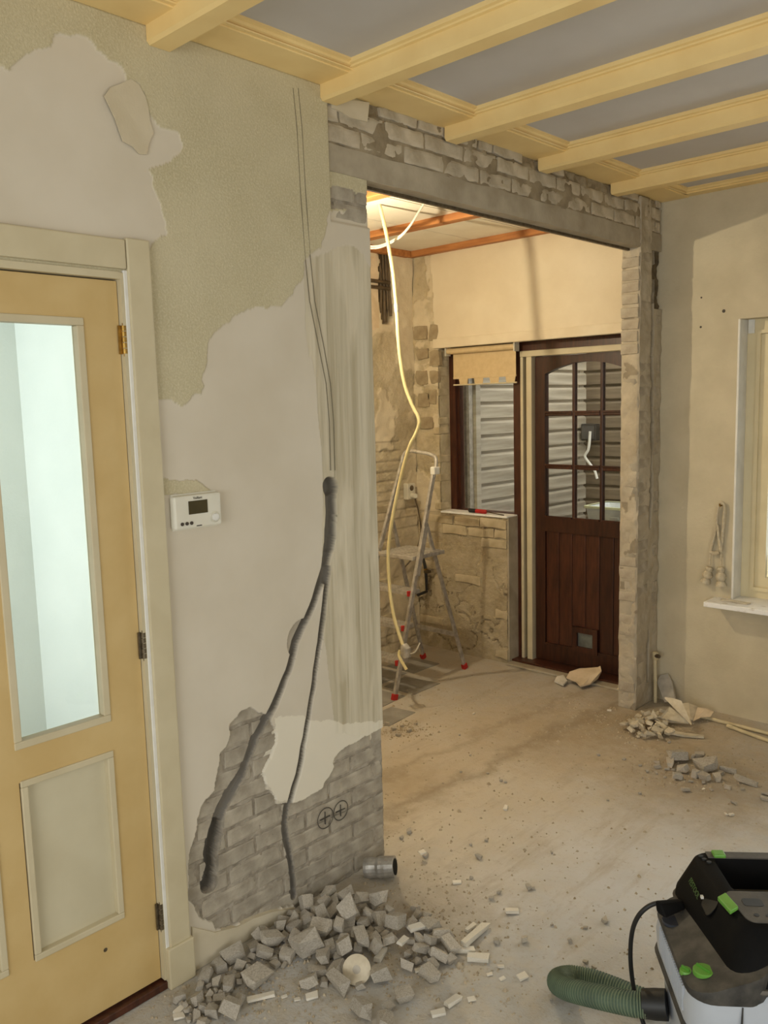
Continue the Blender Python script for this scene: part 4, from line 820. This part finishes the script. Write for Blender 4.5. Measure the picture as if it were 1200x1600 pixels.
MB().tube([(.022, 3.980, .245), (.022, 3.980, .255), (.022, 3.98, .285), (.022, 3.98, .292)], [.012, .017, .017, .01], 10).build('valve', 'pipe', VP, True); MB().tube([(.03, 3.975, .272), (.055, 3.962, .275)], [.012, .010], 10).build('cap', 'darkpipe', VP, True)
# ================================================================== VACUUM CLEANER
VO = Vector((1.21, 1.546, 0)); E1 = Vector((.785, .62, 0)); E2 = Vector((.62, -.785, 0))
VT = lambda p: VO+E1*p[0]+E2*p[1]+Vector((0, 0, p[2]))
VC = empty('vacuum_cleaner', VT((.3, .1, 0)), 'grey and black workshop vacuum cleaner with green knobs and latches', 'vacuum cleaner')
def vmb(): return MB(VT)
def rr(a0, a1, b0, b1, r, z, n=6, f=None): return [(a, b, (z if f is None else f(a, b))) for a, b in rrect(a0, a1, b0, b1, r, n)]
vmb().loft([rr(.05, .57, -.05, .255, .05, .065), rr(.02, .59, -.066, .275, .06, .10), rr(.012, .595, -.072, .28, .06, .292)]).build('dirt_container', 'vgrey', VC, True)
vmb().loft([rr(-.004, .605, -.084, .294, .065, .288), rr(-.008, .608, -.088, .298, .067, .298), rr(-.004, .605, -.084, .294, .065, .310)]).build('bumper_band', 'vdust', VC, True)
vmb().loft([rr(-.002, .60, -.080, .290, .062, .309), rr(-.006, .602, -.078, .300, .06, .36), rr(.0, .60, -.062, .306, .055, .408), rr(.012, .59, -.05, .295, .05, .418)]).build('motor_housing', 'vgrey', VC, True)
for k in range(26):
    b = .02+k*.0085; vmb().box(-.0085, -.003, b, b+.003, .335, .395).build('vent_rib', 'vgrey', VC)
vmb().box(.098, .1005, .297, .307, .31, .40).build('housing_seam', 'vdust', VC)
zf = lambda a, b: .421+max(0, a)*.34
top = rr(-.008, .17, -.045, .308, .055, 0, f=zf)
vmb().loft([rr(-.006, .17, -.043, .306, .055, .402), rr(-.010, .17, -.047, .310, .056, .412), top]).build('control_panel', 'vdust', VC, True)
VSH = lambda p: VT((p[0]+(max(0, p[1]-.04)*.17 if p[0] < .2 else 0), p[1], p[2]))
MB(VSH).loft([rr(.045, .58, -.098, .300, .05, .43), rr(.050, .575, -.100, .292, .05, .455), rr(.092, .56, -.094, .222, .04, .525), rr(.100, .552, -.088, .214, .036, .531), rr(.140, .520, -.058, .082, .014, .531), rr(.150, .515, -.052, .074, .012, .452)]).build('head_tray', 'vblack', VC, True)
MB(VSH).loft([rr(.044, .582, -.100, .303, .052, .427), rr(.041, .585, -.103, .306, .053, .432), rr(.044, .582, -.100, .303, .052, .438)]).build('seam_gasket', 'vrim', VC, True)
vmb().box(.128, .540, -.087, -.060, .529, .5345).build('tray_rim', 'vrim', VC)
vmb().box(.152, .515, -.050, .072, .452, .4555).build('tray_floor', mat('tray_dust', (92, 84, 66), (74, 68, 54), 8, .8), VC)
NP = MB(VSH).loft([rr(.112, .535, .088, .208, .02, .529), rr(.112, .535, .088, .208, .02, .5335)]).build('tray_rim', 'vrim', VC)
for (a, b, w, h) in ((.150, .118, .045, .030), (.225, .112, .09, .034), (.34, .112, .07, .034)): vmb().loft([rr(a, a+w, b, b+h, .008, .5332, 3), rr(a, a+w, b, b+h, .008, .5342, 3)]).build('slot', 'rubber', NP)
for (a, b) in ((.165, .182), (.19, .184), (.112, -.066), (.116, -.052), (.124, -.038)): vmb().loft([rr(a-.006, a+.006, b-.005, b+.005, .0049, .531, 3), rr(a-.006, a+.006, b-.005, b+.005, .0049, .5345, 3)]).build('screw_recess', 'rubber', VC)
vmb().box(.142, .172, -.086, -.058, .532, .541).build('latch', 'green', VC, bevel=.003)
vmb().add([VT_ for VT_ in [(.098, .120, .528), (.118, .114, .536), (.130, .168, .536), (.110, .176, .528), (.098, .120, .538), (.118, .114, .546), (.130, .168, .545), (.110, .176, .538)]], [(3, 2, 1, 0), (4, 5, 6, 7), (0, 1, 5, 4), (1, 2, 6, 5), (2, 3, 7, 6), (3, 0, 4, 7)]).build('latch', 'green', VC, bevel=.002)
# pocket in the sloping cheek
vmb().loft([rr(.078, .104, .055, .115, .012, .0, f=lambda a, b: .4975+(a-.091)*1.3), rr(.078, .104, .055, .115, .012, 0, f=lambda a, b: .500+(a-.091)*1.3)]).build('cheek_pocket', 'rubber', VC)
for (a, b, r, h) in ((.036, .241, .023, .007), (.002, .226, .0135, .006)):
    z0 = zf(a, b); kn = vmb().tube([(a, b, z0-.004), (a, b, z0+h*.7), (a, b, z0+h)], [r, r, r*.9], 22).build('knob', 'green', VC, True)
    vmb().bar((a-r*.5, b-r*.6, z0+h+.002), (a+r*.4, b+r*.55, z0+h+.002), .004, .006).build('knob_pointer', mat('knob_green_dark', (88, 156, 52), None, 10, .45), kn)
vmb().tube([(.016, .047, zf(.016, 0)-.004), (.016, .047, zf(.016, 0)+.004)], .024, 18).build('socket_cap', mat('socket_blue_grey', (52, 56, 66), None, 10, .4), VC, True)
vmb().add([(-.02, .03, .438), (.050, .0, .442), (.054, .030, .446), (-.004, .056, .436), (-.022, .022, .466), (.046, -.002, .458), (.050, .018, .462), (-.014, .038, .466)], [(3, 2, 1, 0), (4, 5, 6, 7), (0, 1, 5, 4), (1, 2, 6, 5), (2, 3, 7, 6), (3, 0, 4, 7)]).build('power_plug', 'vblack', VC, bevel=.006)
cpts = [(1040, 1414, .455), (1028, 1411, .452), (1012, 1417, .44), (997, 1432, .41), (988, 1455, .36), (985, 1490, .29), (988, 1530, .21), (995, 1565, .14), (1003, 1592, .09), (1013, 1620, .05), (1030, 1650, .02), (1070, 1680, .012)]
MB().tube(smooth_path([PZ(x, y, z)+(z,) for x, y, z in cpts]), .0058, 10).build('power_cord', 'rubber', VC, True)
text('lettering', 'FESTOOL', .019, mat('green_print', (70, 96, 46), None, 10, .6), VC, VT((.0735, .018, .4955)), E2, (E1*.042+Vector((0, 0, .07))), .0006)
vmb().box(.076, .082, .062, .070, .500, .506).build('indicator', 'white', VC)
cf0 = PZ(1042, 1570, .2); cf1 = PZ(1005, 1568, .19)
MB().tube([cf0+(.2,), Vector(cf0+(.2,)).lerp(Vector(cf1+(.19,)), .5), cf1+(.19,)], [.036, .036, .034], 18).build('hose_cuff', 'rubber', VC, True)
hp = [(1012, 1571, .19), (985, 1568, .185), (950, 1561, .165), (915, 1553, .135), (888, 1546, .10), (873, 1538, .068), (873, 1530, .045), (890, 1526, .034), (920, 1530, .031), (955, 1542, .030), (990, 1556, .030), (1030, 1570, .030)]
hpath = smooth_path([PZ(x, y, z)+(z,) for x, y, z in hp], 16); rad = [.0275+(.0022 if (k // 1) % 2 else 0) for k in range(len(hpath))]
HS = MB().tube(hpath, rad, 20).build('suction_hose', 'hose', VC)
m = MB()
for k in range(0, len(hpath)-1): 
    d = (hpath[k+1]-hpath[k]).normalized(); 
    if k % 2 == 1: m.tube([hpath[k]-d*.0012, hpath[k]+d*.0012], .0304, 20, False)
m.build('hose_ribs', 'hosered', HS)
for (a, b) in ((.10, -.03), (.10, .24)): 
    vmb().tube([(a, b-.012, .028), (a, b+.012, .028)], .028, 16).build('caster', 'rubber', VC, True); vmb().box(a-.02, a+.02, b-.016, b+.016, .045, .075).build('caster_fork', 'vblack', VC)
for b in (-.085, .285): vmb().tube([(.50, b-.018, .085), (.50, b+.018, .085)], .084, 24).build('rear_wheel', 'rubber', VC, True)
# ================================================================== RUBBLE
def hull(seed, pts):
    bm = bmesh.new()
    for p in pts: bm.verts.new(p)
    r = bmesh.ops.convex_hull(bm, input=bm.verts); bmesh.ops.delete(bm, geom=[v for v in bm.verts if not v.link_faces], context='VERTS')
    me = bpy.data.meshes.new('fragment'); bm.to_mesh(me); bm.free(); return me
R2 = random.Random(3)
chunks = []
for s in range(14):
    pts = [(sx*.5*R2.uniform(.4, 1), sy*.5*R2.uniform(.35, 1), sz*.5*R2.uniform(.4, 1)) for sx in (-1, 1) for sy in (-1, 1) for sz in (-1, 1)]+[(R2.uniform(-.5, .5), R2.uniform(-.5, .5), R2.uniform(-.5, .5)) for _ in range(4)]
    chunks.append(hull(s, pts))
flats = []
for s in range(8):
    k = R2.randint(5, 7); an = sorted(R2.uniform(0, 6.283) for _ in range(k)); pts = [(math.cos(a)*.5*R2.uniform(.7, 1), math.sin(a)*.5*R2.uniform(.6, 1), z) for a in an for z in (-.5, .5)]; flats.append(hull(s, pts))
stripm = []
for s in range(3):
    me = bpy.data.meshes.new('strip'); m = MB().box(-.5, .5, -.5, .5, -.5, .5); me.from_pydata([(x+R2.uniform(-.05, .05), y+R2.uniform(-.1, .1), z) for x, y, z in m.v], [], m.f); stripm.append(me)
meshes = {}; FR = []
def frag(pool, kind, mt, x, y, z, s, sq=(1, .75, .6), tilt=.5, rz=None, name='brick_fragment', label='', group='', cat='rubble'):
    me0 = R2.choice(pool); key = (me0.name, mt)
    if key not in meshes: me = me0.copy(); me.materials.append(M[mt]); meshes[key] = me
    o = bpy.data.objects.new(name, meshes[key]); COL.objects.link(o)
    o.rotation_euler = (R2.uniform(-tilt, tilt), R2.uniform(-tilt, tilt), R2.uniform(0, 6.28) if rz is None else rz); o.scale = (s*sq[0], s*sq[1], s*sq[2])
    mtx = o.rotation_euler.to_matrix(); zlo = min((mtx @ Vector((v.co.x*o.scale[0], v.co.y*o.scale[1], v.co.z*o.scale[2]))).z for v in meshes[key].vertices)
    o.location = (x, y, max(z, .0)-zlo+.0005); FR.append((o, s*(sq[0]+sq[1])/2)); return tag(o, label, cat, group)
TRAIL = 'grey brick fragment in the rubble trailing from the main heap to the door casing'
CH = dict(pool=chunks, kind='c', mt='frag', name='brick_fragment', label='grey brick fragment in the rubble heap at the foot of the plastered wall', group='rubble heap below the chased wall')
T1 = [(228, 305, 65), (285, 350, 82), (185, 335, 44), (232, 458, 60), (345, 255, 70), (372, 300, 44), (345, 298, 46), (430, 245, 42), (485, 262, 76), (510, 135, 50), (575, 122, 60), (615, 145, 55), (655, 160, 55), (580, 172, 66), (612, 203, 58), (660, 192, 58), (560, 215, 48), (510, 215, 66), (505, 180, 52), (478, 185, 36), (550, 268, 46), (575, 240, 60), (635, 238, 42), (665, 240, 42), (690, 240, 26), (550, 340, 60), (558, 390, 68), (684, 362, 62), (465, 390, 46), (490, 355, 46), (520, 380, 30), (625, 400, 28), (630, 465, 62), (705, 515, 56), (712, 465, 34), (765, 425, 52), (145, 372, 42), (110, 460, 40), (150, 480, 40), (195, 395, 46), (180, 435, 36), (130, 505, 30), (240, 462, 30), (60, 440, 32), (310, 290, 40), (360, 330, 30), (405, 250, 30), (690, 165, 30), (530, 155, 34), (545, 300, 34), (610, 265, 34)]
lift = lambda zx, zy: .055*math.exp(-((zx-580)/120)**2-((zy-195)/65)**2)
def zp(zx, zy, off=(250, 1340), sc=2.0): return off[0]+zx/sc, off[1]+zy/sc
BIG = {(285, 350): 'large squared grey brick lump at the left of the heap, nearest the door casing', (228, 305): 'brick lump standing against the wall behind the large squared one', (232, 458): 'wedge of brick in front of the large squared lump', (485, 262): 'tall upright brick chunk at the front centre of the main heap', (684, 362): 'brick chunk touching the right side of the cream disc', (558, 390): 'brick chunk directly left of and below the cream disc', (765, 425): 'single brick chunk lying apart between the two heaps at the front', (630, 465): 'flat pale brick chunk at the front edge of the main heap', (705, 515): 'frontmost brick chunk of all beside the flat pale one'}
for zx, zy, w in T1:
    s = w/2/430*1.12; h = lift(zx, zy); x, y = PZ(*zp(zx, zy), h+s*.3); frag(x=max(x, .05), y=y, z=h*.8, s=s, sq=(1, R2.uniform(.62, .85), R2.uniform(.5, .68)), tilt=.35 if h < .02 else .7, **dict(CH, label=BIG.get((zx, zy), CH['label'] if zx > 440 else TRAIL)))
for k in range(46):                                                     # the lower layer of the heap
    zx = R2.gauss(560, 85); zy = R2.gauss(215, 48)
    if zx > 700: continue
    x, y = PZ(*zp(zx, zy), .02); frag(x=max(x, .05), y=y, z=0, s=R2.uniform(.035, .07), tilt=.6, **CH)
for k in range(34):
    zx = R2.uniform(70, 440); zy = 470-(zx-70)*.62+R2.uniform(-30, 55); x, y = PZ(*zp(zx, zy), .01); frag(x=max(x, .04), y=y, z=0, s=R2.uniform(.016, .04), tilt=.5, **dict(CH, label=TRAIL))
C2 = dict(pool=chunks, kind='c', mt='frag', name='brick_fragment', label='grey brick fragment in the small heap right of the foot of the wall', group='small rubble heap in the middle of the floor')
for zx, zy, w in [(790, 215, 42), (835, 225, 60), (835, 180, 30), (800, 185, 30), (870, 250, 60), (895, 280, 55), (875, 305, 50), (785, 300, 30), (820, 290, 42), (837, 290, 26), (770, 335, 40), (845, 355, 60), (905, 320, 30), (830, 320, 22), (800, 160, 30), (810, 265, 36), (850, 275, 36), (785, 260, 30), (800, 325, 26), (860, 330, 30)]:
    s = w/2/430*1.1; x, y = PZ(*zp(zx, zy), s*.3); frag(x=x, y=y, z=.02*math.exp(-((zx-835)/40)**2-((zy-250)/40)**2), s=s, sq=(1, R2.uniform(.6, .85), R2.uniform(.45, .65)), tilt=.45, **C2)
SC = dict(pool=chunks, kind='c', mt='frag', name='stone_crumb', label='small loose crumb of masonry lying alone on the open floor', group='crumbs scattered over the floor')
for px, py, s in [(775, 1472, .03), (768, 1405, .022), (820, 1471, .03), (665, 1338, .03), (783, 1220, .02), (720, 1206, .014), (762, 1208, .014), (718, 1148, .018), (735, 1180, .014), (790, 1222, .02), (760, 1313, .018), (736, 1320, .014), (748, 1340, .03), (737, 1372, .016), (780, 1395, .02), (862, 1332, .014), (826, 1388, .03), (833, 1388, .016), (1000, 1240, .02), (950, 1250, .014), (1046, 1160, .02), (935, 1180, .02), (945, 1440, .03), (915, 1450, .016), (890, 1470, .02), (862, 1445, .012), (915, 1505, .02), (928, 1512, .018), (640, 1300, .03), (628, 1310, .02), (615, 1140, .03), (628, 1135, .025), (640, 1143, .03), (622, 1150, .03), (605, 1132, .03), (650, 1132, .02), (860, 1560, .02)]:
    x, y = PZ(px, py, .004); frag(x=x, y=y, z=0, s=s, tilt=.3, **SC)
WC = dict(pool=stripm, kind='s', mt='chip', name='plaster_chip', label='small white plaster chip on the concrete floor', group='white chips on the floor')
for zx, zy, w, asp, rz in [(460, 205, 34, .5, .9), (688, 298, 50, .35, 1.2), (315, 438, 62, .22, .45), (475, 433, 28, .6, .2), (388, 432, 14, .5, .3), (428, 440, 14, .7, .3), (58, 495, 24, .7, .4), (75, 470, 22, .7, 1), (980, 240, 116, .16, .95), (975, 228, 36, .3, .8), (945, 290, 46, .35, -.1), (995, 315, 52, .4, -.15), (1100, 168, 34, .5, .1), (928, 76, 24, .5, .1), (820, 5, 20, .9, .5), (1133, 370, 24, .8, .4), (1065, 338, 16, .5, .2), (1070, 375, 14, .6, .6), (1030, 362, 14, .6, .2), (915, 450, 42, .4, .7), (870, 485, 32, .5, .2), (973, 440, 18, .7, .2), (815, 245, 42, .45, .5), (760, 290, 34, .45, 1.0), (808, 350, 18, .8, .2), (1080, 1260, 10, .5, .2)]:
    s = w/2/430*1.1; x, y = PZ(*zp(zx, zy), .006); hz = .055 if (480 < zx < 700 and zy < 260) else (.03 if (750 < zx < 830 and zy < 300) else .0)
    frag(x=x, y=y, z=hz, s=s, sq=(1, asp, .22 if w < 60 else .10), tilt=.12, rz=rz+math.radians(43), **dict(WC, **({'label': {116: 'long thin white strip right of the small rubble heap', 62: 'thin white strip lying in front of the left rubble trail', 50: 'upright white strip at the right edge of the main heap'}[w]} if w in (116, 62, 50) else {})))
for px, py, s in [(1188, 1545, .0), (861, 1544, .022), (862, 1511, .0), (790, 1263, .03), (740, 1115, .018), (952, 1110, .022), (880, 1270, .0), (1143, 1273, .022), (1134, 1272, .018), (1099, 1233, .016), (1048, 1126, .02), (1020, 1143, .018)]:
    if s: x, y = PZ(px, py, .004); frag(x=x, y=y, z=0, s=s, sq=(1, .5, .3), tilt=.15, **WC)
# cream disc, foil cup and flat grey plates in the heap
x, y = PZ(*zp(615, 355), .03)
DC = empty('plaster_disc', (x, y, 0), 'round cream cut-out disc leaning in the rubble heap', 'disc'); nrm = Vector((.5, -.62, .6)).normalized(); c = Vector((x, y, .035))
MB().tube([c-nrm*.006, c+nrm*.004, c+nrm*.007], [.042, .042, .036], 22).build('disc', 'frag2', DC, True); MB().tube([c+nrm*.006, c+nrm*.008], .012, 14).build('centre_mark', 'frag', DC, True)
x, y = PZ(594, 1358, .035); FC = empty('foil_duct', (x, y, 0), 'crumpled silvery foil duct piece at the corner of the wall', 'duct')
m = MB(); ax = Vector((.75, .45, .12)).normalized(); c = Vector((x, y, .042)); prev = []
for k in range(11): prev.append((c+ax*(k-5)*.011, .036+(.0012 if k % 2 else 0)+R2.uniform(-.002, .002)))
m.tube([p for p, r in prev], [r for p, r in prev], 18).build('duct', 'foil', FC)
m = MB().tube([prev[-1][0]+ax*.0005, prev[-1][0]+ax*.002], .028, 16).build('open_end', 'vblack', FC)
# heap by the brick pier: plaster sheets and crumbs
def sheet(name, label, pts, th, mt, cat='plaster sheet', group=None):
    P3 = [Vector(PZ(x, y, z)+(z,)) if kind == 0 else Vector((PB(x, y, z)[0], z, PB(x, y, z)[1])) for x, y, z, kind in pts]
    n = (P3[1]-P3[0]).cross(P3[2]-P3[0]).normalized(); n = n if n.z > 0 else -n
    k = len(P3); vs = P3+[p+n*th for p in P3]
    low = min(v.z for v in vs); sh = Vector((0, 0, max(0, .001-low)))
    return MB().add([v+sh for v in vs], [tuple(range(k))[::-1], tuple(range(k, 2*k))]+[(i, (i+1) % k, k+(i+1) % k, k+i) for i in range(k)]).build(name, mt, None, label=label, cat=cat, group=group)
sheet('plaster_sheet', 'rounded grey plaster slab leaning on the wall beside the pier', [(1040, 1098, 3.96, 1), (1028, 1066, 4.02, 1), (1033, 1056, 4.035, 1), (1045, 1053, 4.04, 1), (1051, 1066, 4.02, 1), (1057, 1094, 3.96, 1)], .010, 'frag')
sheet('plaster_sheet', 'pointed pale triangular plaster sheet on the rubble by the pier', [(1038, 1091, .135, 0), (1050, 1093, .14, 0), (1064, 1097, .135, 0), (1080, 1133, .05, 0)], .008, 'frag2')
sheet('plaster_sheet', 'broad pale plaster sheet lying under the triangular one', [(1032, 1122, .04, 0), (1046, 1106, .06, 0), (1062, 1118, .05, 0), (1076, 1131, .022, 0), (1040, 1129, .015, 0)], .008, 'frag2')
sheet('plaster_sheet', 'grey plaster sheet behind the triangular sheet near the pipes', [(1064, 1101, .06, 0), (1076, 1100, .07, 0), (1091, 1106, .05, 0), (1090, 1123, .02, 0), (1079, 1126, .02, 0)], .008, 'frag2')
sheet('torn_board', 'curled cream torn board beside the end of the wall pipes', [(1090, 1106, .06, 0), (1104, 1107, .06, 0), (1115, 1112, .045, 0), (1110, 1120, .03, 0), (1095, 1121, .03, 0), (1083, 1127, .02, 0)], .006, 'bag', 'board')
sheet('plaster_sheet', 'small upright pointed plaster shard in front of the pier', [(1013, 1128, .012, 0), (1021, 1109, .08, 0), (1028, 1120, .05, 0), (1026, 1127, .012, 0)], .008, 'frag2')
sheet('plaster_sheet', 'narrow tilted plaster strip in front of the triangular sheet', [(1025, 1126, .04, 0), (1038, 1130, .04, 0), (1050, 1143, .012, 0), (1045, 1147, .01, 0)], .009, 'frag2')
sheet('plaster_sheet', 'long thin plaster sliver trailing along the floor from the pier rubble', [(1048, 1143, .006, 0), (1070, 1148, .006, 0), (1100, 1151, .005, 0), (1100, 1154, .005, 0), (1070, 1152, .005, 0), (1048, 1148, .005, 0)], .010, 'frag2')
sheet('torn_board', 'torn cream board with a frayed end lying at the back door step', [(885, 1060, .035, 0), (890, 1051, .05, 0), (905, 1046, .06, 0), (922, 1046, .065, 0), (934, 1044, .08, 0), (938, 1042, .09, 0), (940, 1050, .07, 0), (934, 1061, .035, 0), (922, 1070, .02, 0), (907, 1074, .018, 0), (900, 1066, .025, 0)], .007, 'bag', 'board')
sheet('torn_board', 'crumpled pale paper scrap at the tip of the torn cream board', [(866, 1066, .008, 0), (870, 1059, .02, 0), (880, 1057, .022, 0), (886, 1066, .014, 0), (880, 1072, .008, 0)], .012, 'chip', 'board')
PR = dict(pool=chunks+flats, kind='c', mt='frag2', name='plaster_fragment', label='small plaster fragment in the heap at the foot of the brick pier', group='rubble at the foot of the pier')
for k in range(52):
    zx, zy = R2.gauss(625, 62), R2.gauss(492, 28)
    if zy < 420 or zx < 500: continue
    x, y = PZ(*zp(zx, zy, (820, 980), 3.158), .01)
    if x < .012 and y > O2-.02 or zx > 690: continue
    frag(x=x, y=min(y, L-.06), z=R2.uniform(0, .03), s=R2.uniform(.02, .065), sq=(1, .75, .4), tilt=.5, **PR)
RP = dict(pool=chunks, kind='c', mt='frag', name='brick_fragment', label='grey brick fragment in the heap near the right wall pipes', group='rubble heap near the right wall')
for zx, zy, w, sq in [(755, 640, 125, (1, .6, .45)), (910, 688, 118, (1, .8, .4)), (720, 670, 75, (1, .5, .4)), (775, 700, 60, (1, .7, .6)), (845, 720, 52, (1, .6, .8)), (755, 738, 60, (1, .6, .5)), (890, 742, 60, (1, .6, .5)), (950, 745, 48, (1, .7, .6)), (655, 688, 36, (1, .8, .6)), (652, 665, 32, (1, .7, .5)), (735, 703, 26, (1, .7, .5)), (860, 632, 62, (1, .7, .5)), (830, 640, 30, (1, .7, .8)), (1000, 705, 84, (1, .25, .4)), (1095, 762, 116, (1, .22, .25)), (795, 802, 46, (1, .6, .4)), (1000, 788, 36, (1, .6, .5)), (1185, 822, 36, (1, .6, .4)), (1185, 846, 48, (1, .6, .4)), (570, 682, 22, (1, .7, .5)), (602, 710, 26, (1, .7, .5)), (700, 700, 26, (1, .7, .5)), (820, 760, 26, (1, .7, .5)), (880, 765, 26, (1, .7, .5)), (960, 715, 40, (1, .7, .5)), (490, 650, 24, (1, .7, .4)), (650, 720, 20, (1, .7, .5)), (690, 740, 20, (1, .7, .5)), (920, 800, 26, (1, .6, .4)), (1030, 865, 30, (1, .6, .4)), (1075, 800, 26, (1, .6, .4))]:
    s = w/3.158/338*1.05; x, y = PZ(*zp(zx, zy, (820, 980), 3.158), s*sq[2]*.45); frag(x=x, y=y, z=0, s=s, sq=sq, tilt=.22, rz=(R2.uniform(0, 6.28) if w < 80 else math.radians(40)+R2.uniform(-.2, .2)) if zx < 990 else math.radians(8), **RP)
# settle the fragments so that they rest beside rather than inside each other
P0 = np.array([o.location[:] for o, r in FR]); Rd = np.array([r*.46 for o, r in FR]); PP = P0.copy()
for it in range(40):
    D = PP[:, None, :2]-PP[None, :, :2]; dd = np.hypot(D[..., 0], D[..., 1])+1e-6; dz = np.abs(PP[:, None, 2]-PP[None, :, 2]); rs = Rd[:, None]+Rd[None, :]
    ov = np.where((dz < rs*.75) & (dd < rs), rs-dd, 0); np.fill_diagonal(ov, 0)
    PP[:, :2] += (D/dd[..., None]*(ov*.35)[..., None]).sum(1).clip(-.01, .01)
    PP[:, :2] = P0[:, :2]+(PP[:, :2]-P0[:, :2]).clip(-.08, .08)
    nw = PP[:, 1] < O1+.05; PP[nw, 0] = np.maximum(PP[nw, 0], Rd[nw]+.012)
    PP[:, 1] = np.minimum(PP[:, 1], L-Rd-.01)
for (o, r), p in zip(FR, PP): o.location = p
# fine grit and crumbs all over the floor
def grit(n, seed):
    r = random.Random(seed); m = MB(); src = [(zp(560, 215), 90, 60), (zp(250, 400), 110, 40), (zp(835, 260), 60, 45), ((1015, 1135), 45, 14), ((1075, 1205), 65, 15), ((632, 1140), 22, 8), ((925, 1110), 50, 25), ((700, 1300), 120, 120), ((830, 1120), 120, 40)]
    wts = [6, 5, 3, 5, 5, 2.5, 2, 2, 2]; box = []
    for k in range(n):
        if r.random() < .14: px, py = r.uniform(600, 1190), r.uniform(1060, 1590)
        else: (c, sx, sy) = r.choices(src, wts)[0]; px, py = r.gauss(c[0], sx), r.gauss(c[1], sy)
        if py < 1000: continue
        x, y = PZ(px, py, 0)
        if (x < .03 and (y < O1+.03 or y > O2-.03)) or y > L-.02 or x < XD+.05 or (x > 1.1 and y < 1.75 and py > 1400): continue
        s = abs(r.gauss(0, .0032))+.0014; a = r.uniform(0, 6.28); ca, sa = math.cos(a)*s, math.sin(a)*s
        m.add([(x+ca, y+sa, 0), (x-sa*.8, y+ca*.8, 0), (x-ca, y-sa, 0), (x+sa*.7, y-ca*.7, 0), (x+ca*.3, y+sa*.3, s*.9), (x-ca*.4, y-sa*.2, s*.8)], [(0, 1, 4), (1, 5, 4), (1, 2, 5), (2, 3, 5), (3, 4, 5), (3, 0, 4)])
    return m.build('floor_grit', 'grit', FLOOR)
g = grit(4600, 11); g['kind'] = 'stuff'
